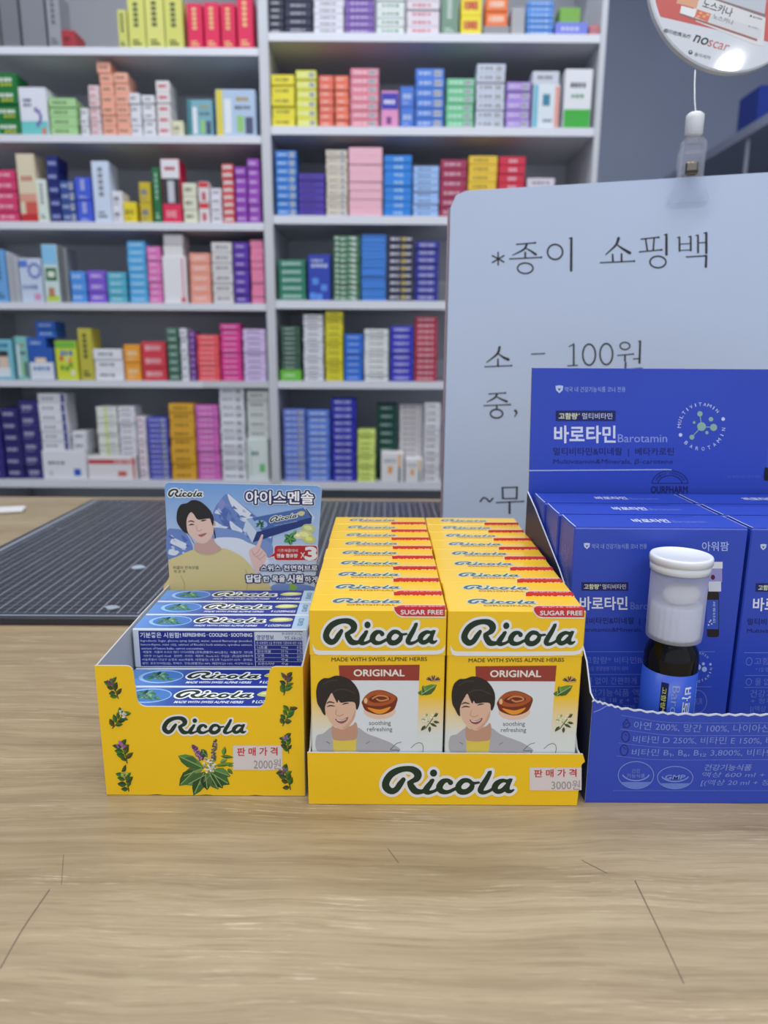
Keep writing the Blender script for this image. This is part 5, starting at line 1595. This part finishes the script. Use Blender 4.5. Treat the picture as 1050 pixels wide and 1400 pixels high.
a.rect(62, 1.6, 86, 6.2, (216, 222, 232), 1); a.text('영양정보', 62.8, 3.2, 71.5, 5.8, (30, 44, 120), 2, bold=.015); a.text('총내용량 31.5g', 75.5, 1.9, 85.6, 3.4, (30, 44, 120), 2, res=1); a.text('95.6kcal', 77, 3.8, 85.6, 5.8, (30, 44, 120), 2, res=1)
a.text('총 내용량당 1일 영양성분 기준치에 대한 비율', 62.6, 6.8, 85.6, 8.3, TW, 1, res=1)
for i, (n_, v_, p_) in enumerate((('나트륨', '0mg', '0%'), ('탄수화물', '23.9g', '7%'), ('당류', '22.4g', '22%'), ('지방', '0g', '0%'), ('트랜스지방', '0g', ''))):
    y = 9.2 + i * 2.25
    a.text(n_, 63, y, 63 + 1.7 * len(n_), y + 1.5, TW, 1, res=1); a.text(v_, 75, y, 78.5, y + 1.5, TW, 1, res=1)
    if p_: a.text(p_, 83, y, 85.6, y + 1.5, TW, 1, res=1)
    a.rect(62, y - .5, 86, y - .35, TW, 1)
a.rect(61.6, 1.6, 61.85, 20.2, TW, 1); a.rect(85.95, 1.6, 86.15, 20.2, TW, 1)
a.build('ingredient_print', kproto)
gap = .0002
rows = [.2962, .3162, .3362, .3563, .3765]
packs = []
for lay_ in (2, 1, 0):
    for ri, yy in enumerate(rows):
        if lay_ == 2 and ri < 2: continue
        if lay_ == 0 and ri in (1, 3): pass
        o = kproto if (lay_ == 2 and ri == 2) else copy_tree(kproto)
        o.location = (KP0.x, yy, .0016 + lay_ * (KZ + gap))
        if lay_ == 2:
            l = {2: 'blue lozenge pack topmost at front, its ingredients panel facing out', 3: 'blue lozenge pack just behind the one showing its ingredients panel', 4: 'blue lozenge pack at the back against the alpine header card'}[ri]
            if ri == 2: o.rotation_euler = (0, 0, .008)
        elif lay_ == 1 and ri < 2:
            l = ['blue lozenge pack seen through the notch, lower one against the front wall', 'blue lozenge pack seen through the notch, right under the ingredients panel'][ri]
        else:
            l = 'blue lozenge pack buried inside the yellow display under the other packs'
        o['label'] = l
        o['group'] = 'blue lozenge packs in the yellow display' if not l.startswith('blue lozenge pack buried') else 'buried lozenge packs'

# ------------------------------------------------------------------ vitamin tray, cartons and sample bottle
BLUE = (46, 74, 188)
BLM = board_mat('blue_card', BLUE, .38, .02, 20)
BL2 = mat(BLUE, .38)
PALE = (128, 148, 222); NAVY = (16, 24, 92); LW = (214, 220, 240)
BX0, BY0 = 0.0940, 0.2910
BXW = 0.1744
BYB = 0.4230
vt = empty('vitamin_tray', (BX0 + BXW / 2, BY0, 0), 'blue cardboard tray with tall printed back card and torn perforated front edge', 'display tray')
TB = .0007
a0 = Art((BX0, BY0, .0003), (1, 0, 0), (0, 0, 1))
cpt = [(810.5, 957), (828, 962), (850, 968), (893, 973.5), (927, 976), (980, 977), (1049, 977)]
edge = []
for i in range(len(cpt) - 1):
    for j in range(5 if i != len(cpt) - 2 else 8):
        t = j / (5 if i != len(cpt) - 2 else 8)
        q = a0.px(cpt[i][0] + (cpt[i + 1][0] - cpt[i][0]) * t, cpt[i][1] + (cpt[i + 1][1] - cpt[i][1]) * t)
        edge.append(q)
e1 = a0.px(1049, 977)
nx_ = 20
for i in range(nx_ + 1):
    x = e1[0] + (BXW - 2 * (edge[0][0]) - (e1[0] - edge[0][0]) * 0 - e1[0] + edge[0][0]) * i / nx_
    edge.append((min(x, BXW - .004), e1[1] + (.0045 * max(0, (i / nx_ - .6) / .4) ** 1.6)))
ser = []
for i, q in enumerate(edge):
    ser.append((q[0], q[1] + (.00035 if i % 2 else -.0002)))
pts = [(0, 0), (BXW, 0), (BXW, edge[-1][1] + .001)] + ser[::-1] + [(0.0, edge[0][1] + .0004)]
WHE = mat((214, 222, 240), .7)
adopt(panel('front_panel', pts, (BX0, BY0, .0003), (1, 0, 0), (0, 0, 1), TB, [BLM, KRAFT, WHE]), vt)
# torn white fibre along the perforation
a = Art((BX0, BY0, .0003), (1, 0, 0), (0, 0, 1))
a.raw(); a.stroke([(q[0], q[1] - .0002, .0005 if i % 2 else .0003) for i, q in enumerate([(0.0004, edge[0][1] + .0006)] + ser)], .0004, WHE, 0, smooth=False)
a.view(800, 950, 4.2)
def wave(x):    # print rows dip with the panel's curved edge
    return 0
LN = mat((96, 122, 214), .4)
for (x0, y0, pts_) in ((0, 0, [(205, 116), (300, 132), (420, 152), (600, 160), (1050, 160)]), (0, 0, [(200, 196), (330, 214), (450, 228), (600, 233), (1050, 232)]), (0, 0, [(190, 275), (330, 292), (450, 302), (600, 304), (1050, 302)]), (0, 0, [(182, 350), (330, 366), (450, 372), (600, 373), (1050, 371)]), (0, 0, [(160, 549), (1050, 549)])):
    a.stroke([(p[0], p[1]) for p in pts_] + [(1500, pts_[-1][1]), (2600, pts_[-1][1] - 2)], 1.6, LN, 1, k=3, caps=False)
TX = (128, 148, 220)
def arc(t, x0, x1, yt, yb, dip, col=TX, bold=0.0, shear=.0):
    f = a.map
    a.map = lambda x, y: f(x, y + dip * min(1, max(0, (x - x0) / 350)) ** .8)
    a.text(t, x0, yt, x1, yb, col, 2, bold=bold, shear=shear)
    a.map = f
arc('아연 200%, 망간 100%, 나이아신, 요오드 100%', 280, 1400, 148, 196, 20, shear=.1)
arc('비타민 D 250%, 비타민 E 150%, 비오틴 667%', 273, 1330, 232, 276, 8, shear=.1)
arc('비타민 B₁, B₆, B₁₂ 3,800%, 비타민 B₂ 3,285%', 266, 1360, 308, 352, 2, shear=.1)
a.text('건강기능식품', 685, 398, 955, 434, TX, 2, bold=.012, shear=.2)
a.text('액상 600 ml + 정제 27 g', 672, 442, 1300, 478, TX, 2, shear=.2)
a.text('[(액상 20 ml + 정제 900 mg) x 30병]', 660, 486, 1500, 524, TX, 2, shear=.2)
NV = mat((22, 34, 120), .4)
a.stroke([(240, 138), (218, 166), (222, 186), (246, 188), (258, 172), (240, 138)], 2.6, NV, 2, smooth=False)
a.stroke([(228, 172), (244, 160)], 2, NV, 2, smooth=False)
for cx_, cy_ in ((232, 240), (224, 318)):
    a.ring(cx_, cy_, 22, 30, 2.4, NV, 2); a.stroke([(cx_ - 4, cy_ - 16), (cx_ + 8, cy_ - 6)], 2, NV, 2, smooth=False)
for cx_, cy_, rx, ry, t1, t2 in ((291, 460, 102, 78, '건강', '기능식품'), (516, 474, 102, 64, '', 'GMP')):
    a.ring(cx_, cy_, rx, ry, 2.2, TX, 1.5)
    a.ring(cx_, cy_ - 20, rx * .8, ry * .66, 3.6, TX, 1.5, a0=.35, a1=PI - .35)
    P = [(cx_ + rx * .96 * math.cos(t), cy_ + ry * .96 * math.sin(t)) for t in [.55 + (PI - 1.1) * i / 12 for i in range(13)]]
    a.poly(P, (104, 130, 214), 1.5)
    if t1:
        a.text(t1, cx_ - 24, cy_ - 36, cx_ + 24, cy_ - 12, TX, 2); a.text(t2, cx_ - 52, cy_ - 8, cx_ + 52, cy_ + 16, TX, 2)
    else:
        a.text(t2, cx_ - 56, cy_ - 16, cx_ + 58, cy_ + 10, TX, 2, bold=.02, shear=.2)
a.stroke([(50, 98), (85, 84), (125, 62)], 2.5, (130, 150, 226), 1)
a.build('front_print', vt)
# side walls
Lb = BYB - BY0
zf = edge[0][1] + .0004
sp2 = [(0, 0), (Lb, 0), (Lb, .1205), (Lb * .86, .1145), (Lb * .46, .0937), (Lb * .24, .079), (.0115, .0645), (.004, .053), (0, zf)]
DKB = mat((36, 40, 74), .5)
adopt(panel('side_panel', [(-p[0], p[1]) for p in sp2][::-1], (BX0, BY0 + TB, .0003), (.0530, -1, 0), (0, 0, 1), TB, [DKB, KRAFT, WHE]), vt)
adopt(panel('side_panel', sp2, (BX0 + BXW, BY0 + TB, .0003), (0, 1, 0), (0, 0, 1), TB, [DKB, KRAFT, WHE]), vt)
adopt(panel('tray_floor', [(0, 0), (BXW, 0), (BXW, Lb), (0, Lb)], (BX0, BY0 + TB, .0012), (1, 0, 0), (0, 1, 0), TB, KRAFT), vt)
# back card
BCY = BYB + .0014
a0 = Art((BX0, BCY, .0003), (1, 0, 0), (0, 0, 1))
h1, h2 = a0.px(727, 503), a0.px(722.5, 672)
topz = h1[1]
pts = [(-.0012, 0), (BXW, 0), (BXW, topz), (h1[0], topz), (h2[0], h2[1]), (h2[0], 0.05)]
pts = [(h2[0], 0), (BXW, 0), (BXW, topz), (h1[0], topz), (h2[0], h2[1])]
bc = adopt(panel('back_card', pts, (BX0, BCY, .0003), (1, 0, 0), (0, 0, 1), .0012, [BLM, mat((200, 180, 120), .7), mat((214, 200, 160), .7)]), vt)
a = Art((BX0, BCY, .0003), (1, 0, 0), (0, 0, 1)); a.step = .00003; a.base = .00005
a.view(700, 490, 3.0)
def shield(a, x, y, s, c=(190, 204, 240)):
    a.poly([(x - s, y - s * .9), (x, y - s * 1.05), (x + s, y - s * .9), (x + s * .85, y + s * .2), (x, y + s), (x - s * .85, y + s * .2)], c, 2)
    a.poly([(x - s * .45, y - s * .35), (x, y - s * .15), (x + s * .45, y - s * .35), (x, y + s * .4)], NAVY, 2.4)
shield(a, 194, 127, 16)
a.text('약국 내 건강기능식품 코너 전용', 216, 116, 465, 138, (160, 178, 232), 2)
a.rect(179, 214, 425, 257, NAVY, 1); a.text('고함량', 192, 224, 268, 249, (226, 232, 190), 2, bold=.02); a.text('*', 271, 224, 279, 233, (226, 232, 190), 2); a.text('멀티비타민', 288, 224, 411, 249, (214, 222, 236), 2)
a.text('바로타민', 174, 277, 424, 346, (224, 228, 244), 2, bold=.022)
a.text('Barotamin', 434, 311, 636, 344, (150, 166, 226), 2)
a.text('멀티비타민&미네랄  |  베타카로틴', 170, 366, 664, 402, NAVY, 2, bold=.008)
a.text('Multivitamin&Minerals, β-carotene', 168, 412, 660, 437, NAVY, 2, shear=.1)
a.stroke([(70, 460), (640, 456), (655, 458)], 2.2, (176, 192, 238), 2, smooth=False, caps=False)
# half-hidden round badge above the cartons
a.ring(648, 516, 74, 56, 1.6, NAVY, 2, a0=PI + .12, a1=2 * PI - .12); a.ring(648, 516, 50, 36, 1.6, NAVY, 2, a0=PI + .1, a1=2 * PI - .1); a.stroke([(575, 512), (722, 512)], 1.4, NAVY, 2, smooth=False)
a.text('OURPHARM', 570, 524, 720, 552, NAVY, 2, bold=.02)
f = a.map
for i, ch in enumerate('Healthy Assurance'):
    if ch == ' ': continue
    t = PI + .42 + (PI - .84) * i / 16
    cx_, cy_ = 648 + 62 * math.cos(t), 516 + 46 * math.sin(t)
    an = t + PI / 2
    a.map = lambda u, v, cx_=cx_, cy_=cy_, an=an: f(cx_ + u * math.cos(an) - v * math.sin(an), cy_ + u * math.sin(an) + v * math.cos(an))
    a.text(ch, -3, -4, 3, 4, NAVY, 2); a.map = f
# ring lettering emblem
a.view(900, 530, 7.0)
f = a.map
def ringword(word, cx, cy, r_, t0, t1, inward, h_):
    for i, ch in enumerate(word):
        t = t0 + (t1 - t0) * i / (len(word) - 1)
        x_, y_ = cx + r_ * math.cos(t), cy + r_ * math.sin(t)
        an = t + PI / 2 if not inward else t - PI / 2
        a.map = lambda u, v: f(x_ + u * math.cos(an) - v * math.sin(an), y_ + u * math.sin(an) + v * math.cos(an))
        w_ = 4 if ch == 'I' else (19 if ch == 'M' else 14)
        a.text(ch, -w_, -h_, w_, h_, (214, 222, 246), 2); a.map = f
ringword('MULTIVITAMIN', 412, 372, 213, PI + .03, 2 * PI - .78, False, 16)
ringword('BAROTAMIN', 412, 372, 213, PI - .82, .12, True, 17)
for x, y in ((620, 300), (212, 452)): a.ell(x, y, 17, 17, (214, 222, 246), 2)
SG = (150, 186, 164)
for x, y, r_ in ((413, 372, 42), (397, 250, 26), (528, 380, 34), (320, 474, 24), (503, 302, 22), (342, 333, 13), (464, 430, 16)): a.ell(x, y, r_, r_, SG, 2.5)
for p_ in ([(413, 372), (397, 250)], [(413, 372), (528, 380)], [(413, 372), (320, 474)]): a.stroke(p_, 4, SG, 2.3, smooth=False)
a.text('* 1일 영양성분기준치 대비', 630, 838, 975, 866, (96, 116, 206), 2)
# product picture starting at the right edge of the frame
a.blob([(1020, 770), (1060, 765), (1200, 765), (1240, 780), (1240, 880), (1200, 895), (1040, 890), (1010, 870)], (16, 14, 18), 2)
a.poly([(1045, 500), (1220, 500), (1230, 770), (1030, 770)], (60, 88, 196), 1.8)
a.build('card_print', bc)

# carton prototype: front-left carton
VX0, VY0, VW, VDp, VH = .0926, .3345, .0846, .0283, .1190
VZ = .0014
vp = empty('vitamin_carton', (VX0, VY0, VZ), 'x', 'vitamin carton')
V, F = boxgeo(0, VW, 0, VDp - .0006, 0, VH, .0006)
mk('carton_body', V, F, BLM, parent=vp)
# lid flap seams: thin pale line where the top panel tucks in
box('tuck_flap', .0008, VW - .0008, .0006, VDp - .0012, VH + .0001, VH + .0004, BLM, vp)
a = Art((VX0, VY0, VZ), (1, 0, 0), (0, 0, 1)); a.step = .00003; a.base = .00005
a.view(750, 720, 3.5)
shield(a, 183, 93, 15)
a.text('약국 내 건강기능식품 코너 전용', 207, 82, 470, 106, (150, 170, 232), 2)
a.text('아워팜', 734, 72, 862, 116, (170, 186, 238), 2, bold=.01)
a.rect(157, 266, 381, 306, NAVY, 1); a.text('고함량', 170, 275, 240, 299, (226, 232, 190), 2, bold=.02); a.text('*', 243, 275, 251, 284, (226, 232, 190), 2); a.text('멀티비타민', 258, 275, 370, 299, (214, 222, 236), 2)
a.text('바로타민', 150, 336, 376, 398, (224, 228, 244), 2, bold=.022)
a.text('Barotamin', 392, 362, 580, 396, (104, 126, 210), 2)
a.text('멀티비타민&미네랄  |  베타카로틴', 128, 434, 620, 470, NAVY, 2, bold=.008)
a.text('Multivitamin&Minerals, β-carotene', 128, 482, 620, 508, NAVY, 2)
PL = (108, 130, 216)
a.stroke([(120, 598), (795, 598)], 1.6, PL, 2, smooth=False, caps=False); a.stroke([(130, 707), (600, 707)], 1.4, PL, 2, smooth=False, caps=False); a.stroke([(130, 764), (778, 766)], 1.4, PL, 2, smooth=False, caps=False)
a.ring(146, 640, 14, 18, 1.6, PL, 2); a.text('고함량* 비타민B₁, B₆, B₁₂', 172, 622, 590, 658, PL, 2); a.text('* 1일 영양성분기준치 대비', 180, 668, 380, 690, PL, 2)
a.ring(150, 738, 13, 16, 1.6, PL, 2); a.text('물 없이 간편하게 활력충전', 180, 720, 560, 754, PL, 2)
a.text('건강기능식품 액상 600 ml', 160, 776, 600, 812, PL, 2); a.text('+ 정제 18 g + 캡슐 15 g', 165, 816, 560, 846, PL, 2); a.text('[(액상 20 ml + 정제 + 캡슐) x 30병]', 165, 852, 620, 884, PL, 2)
# printed picture of the bottle
a.rect(766, 168, 832, 200, (220, 224, 234), 2); a.rect(768, 200, 830, 266, (150, 150, 206), 2); a.ell(786, 242, 10, 12, (90, 20, 30), 2.5); a.rect(765, 262, 825, 310, (212, 216, 230), 2.2)
a.rect(758, 310, 815, 528, (26, 16, 18), 2, r=12); a.rect(754, 350, 812, 490, (52, 84, 186), 2.4)
a.text('바로타민', 786, 360, 798, 460, (214, 222, 240), 3, rot=90)
for x, y in ((770, 455), (780, 465), (765, 470), (775, 448)): a.ell(x, y, 4, 4, (200, 214, 240), 3, n=8)
f = a.map
for i, ch in enumerate('MULTIVITAMIN'):
    t = PI + .03 + (PI - .8) * i / 11
    x_, y_ = 715 + 62 * math.cos(t), 672 + 68 * math.sin(t); an = t + PI / 2
    a.map = lambda u, v: f(x_ + u * math.cos(an) - v * math.sin(an), y_ + u * math.sin(an) + v * math.cos(an))
    w_ = 1.4 if ch == 'I' else 4.5
    a.text(ch, -w_, -6, w_, 6, (170, 186, 238), 2); a.map = f
for i, ch in enumerate('BAROTAMIN'):
    t = PI - .82 + (.12 - PI + .82) * i / 8
    x_, y_ = 715 + 62 * math.cos(t), 672 + 68 * math.sin(t); an = t - PI / 2
    a.map = lambda u, v: f(x_ + u * math.cos(an) - v * math.sin(an), y_ + u * math.sin(an) + v * math.cos(an))
    w_ = 1.4 if ch == 'I' else 5
    a.text(ch, -w_, -6, w_, 6, (190, 204, 244), 2); a.map = f
for x, y, r_ in ((745, 682, 12), (715, 672, 14), (740, 656, 7), (774, 658, 6)): a.ell(x, y, r_, r_ * 1.05, (170, 190, 232), 2.2)
a.ring(712, 836, 44, 54, 1.8, PL, 2); a.text('OUR', 690, 820, 736, 850, PL, 2)
a.build('front_print', vp)
a = Art((VX0, VY0, VZ + VH + .0004), (1, 0, 0), (0, 1, 0)); a.step = .00003; a.base = .00004
a.raw(0, VDp, .001, flip=True)
a.text('바로타민', 33, 10.5, 51, 18, (214, 220, 242), 1, bold=.022); a.text('Barotamin', 52.5, 13.5, 69, 18, (110, 130, 214), 1)
a.stroke([(40, 4.5), (55, 5.6), (68, 3.4)], .15, NAVY, 1)
a.build('top_print', vp)
a = Art((VX0, VY0, VZ), (0, -1, 0), (0, 0, 1)); a.step = .00003; a.base = .00005
a.raw(0, VH, .001, flip=True)
for i in range(7):
    a.text(['영양·기능정보 1일 섭취량당', '열량 30 kcal 탄수화물 6 g', '비타민A 비타민B1 비타민B2', '섭취 시 주의사항 및 보관방법', '원료명 및 함량 정제수 과당', '알레르기 유발물질 함유', '제조원 유통전문판매원'][i], -22 + i * 2.1, 12 + (i % 3) * 2, -20.6 + i * 2.1, 62 - (i % 4) * 4, (150, 166, 226), 1, rot=90, res=1)
a.rect(-24.5, 10, -24.3, 70, (120, 140, 214), 1); a.rect(-5.5, 10, -5.3, 70, (120, 140, 214), 1)
a.build('side_print', vp)
# pale worn fold line on the left top edge
a = Art((VX0, VY0, VZ + VH + .0004), (1, 0, 0), (0, 1, 0)); a.raw()
a.stroke([(.0006, VDp - .002), (.0004, .012), (.0006, .0008)], .0003, (196, 204, 236), 1, smooth=False)
a.stroke([(VW - .001, VDp - .002), (VW - .0006, .0008)], .00022, (170, 184, 230), 1, smooth=False)
a.build('worn_edge', vp)
for row in range(3):
    for c in (0, 1):
        o = vp if (row == 0 and c == 0) else copy_tree(vp)
        o.location = (VX0 + c * (VW + .0016) - (0, .0012, .0024)[row], VY0 + row * VDp, VZ)
        where = 'column beside the yellow candy boxes' if c == 0 else 'column farther from the candy boxes'
        o['label'] = 'blue vitamin carton, %s row of its tray, %s' % (['front', 'middle', 'rear'][row], where)
        o['group'] = 'blue vitamin cartons in the tray'

# sample bottle with double cap
BC = atZ(923, 900, .068); BC = Vector((0.1376, .3155, .0014))
bt = empty('vitamin_bottle', BC, 'small dark glass vitamin bottle with frosted pill capsule cap before the blue carton', 'bottle')
gl_m = mat((10, 7, 9), .08, spec=.35)
rb = .0124
lathe('glass_bottle', [(0, 0), (rb - .001, 0), (rb, .0012), (rb, .062), (rb - .0007, .0655), (rb - .003, .069), (.0085, .0708), (.0085, .078), (0, .078)], gl_m, bt, 48)
lbm = mat((44, 84, 196), .35)
lab_top = .0562
lathe('label', [(rb + .0001, .004), (rb + .0002, .004), (rb + .0002, lab_top), (rb + .0001, lab_top)], lbm, bt, 64)
a = Art(fn=None); a.raw()
RL = rb + .00028
def cyl(u, v, w):
    t = u / RL - PI / 2
    return ((RL + w) * math.cos(t), (RL + w) * math.sin(t), v)
a.fn = cyl; a.step = .00003; a.base = 0
mm = .001
a.map = lambda x, y: (x * mm, y * mm)
def vtext(t, x0, x1, ytop, ybot, col, L, bold=0):     # letters turned a quarter: reads downwards
    V, F, p, q, c, d = glyphs(t, 0, 3, 0)
    if bold: V, F, *_ = glyphs(t, bold, 3, 0)
    a.add([(x0 + (y - c) / (d - c) * (x1 - x0), ytop - (x - p) / (q - p) * (ytop - ybot)) for x, y in V], F, col, L)
for i in range(6):
    a.rect(-8.2 + i * .55, 24, -8.2 + (i + 1) * .55, 52.5, NAVY, 1)
vtext('고함량* 멀티비타민', -7.7, -5.6, 50, 18, (222, 226, 90), 3, .01)
vtext('Barotamin', -3.4, 0.0, 51.5, 20, (150, 168, 222), 3)
vtext('바로타민', 1.6, 6.4, 50.5, 22, (226, 232, 246), 3, .02)
vtext('OURPHARM', 10.4, 11.8, 52, 34, (190, 204, 236), 3)
a.build('label_print', bt)
# frosted capsule over the screw cap
fr = bpy.data.materials.new('frosted_plastic'); fr.use_nodes = True
clear_shader(fr, (.95, .96, 1), .30, .12, .3, (.90, .92, 1))
rv = .0124
lathe('capsule_sleeve', [(rv - .0012, .0708), (rv, .0712), (rv + .0002, .074), (rv + .0003, .1045), (rv - .0006, .1045), (rv - .0008, .0715), (rv - .0012, .0708)], fr, bt, 56)
wp = mat((222, 226, 234), .35)
n = 64
pr = [(0, .079), (.0112, .079), (.0118, .0725), (.0118, .0728)]
lathe('screw_cap', [(.0107, .0722), (.0110, .0728), (.0110, .0872), (.0104, .0882), (0, .0882)], wp, bt, 96, ribs=1, ribd=.0003, smooth=False)
V, F = [], []
# pill: soft oblong tablet lying on the screw cap
for i in range(13):
    ph = -PI / 2 + PI * i / 12
    for j in range(28):
        th = 2 * PI * j / 28
        cx_ = math.copysign(abs(math.cos(th)) ** .8, math.cos(th)); sx_ = math.copysign(abs(math.sin(th)) ** .8, math.sin(th))
        V.append((.0084 * math.cos(ph) * cx_, .0042 * math.cos(ph) * sx_ - .0042, .0938 + .0054 * math.sin(ph)))
for i in range(12):
    for j in range(28):
        q = (j + 1) % 28
        F.append((i * 28 + j, i * 28 + q, (i + 1) * 28 + q, (i + 1) * 28 + j))
mk('pill', V, F, mat((236, 232, 224), .4), parent=bt, smooth=True)
lathe('snap_lid', [(.0128, .1040), (.0133, .1042), (.0134, .1072), (.0131, .1075), (.0131, .1078), (.0138, .1081), (.0139, .1106), (.0135, .1114), (.0124, .1116), (.0120, .1113), (0, .1112)], mat((226, 230, 238), .32), bt, 56)
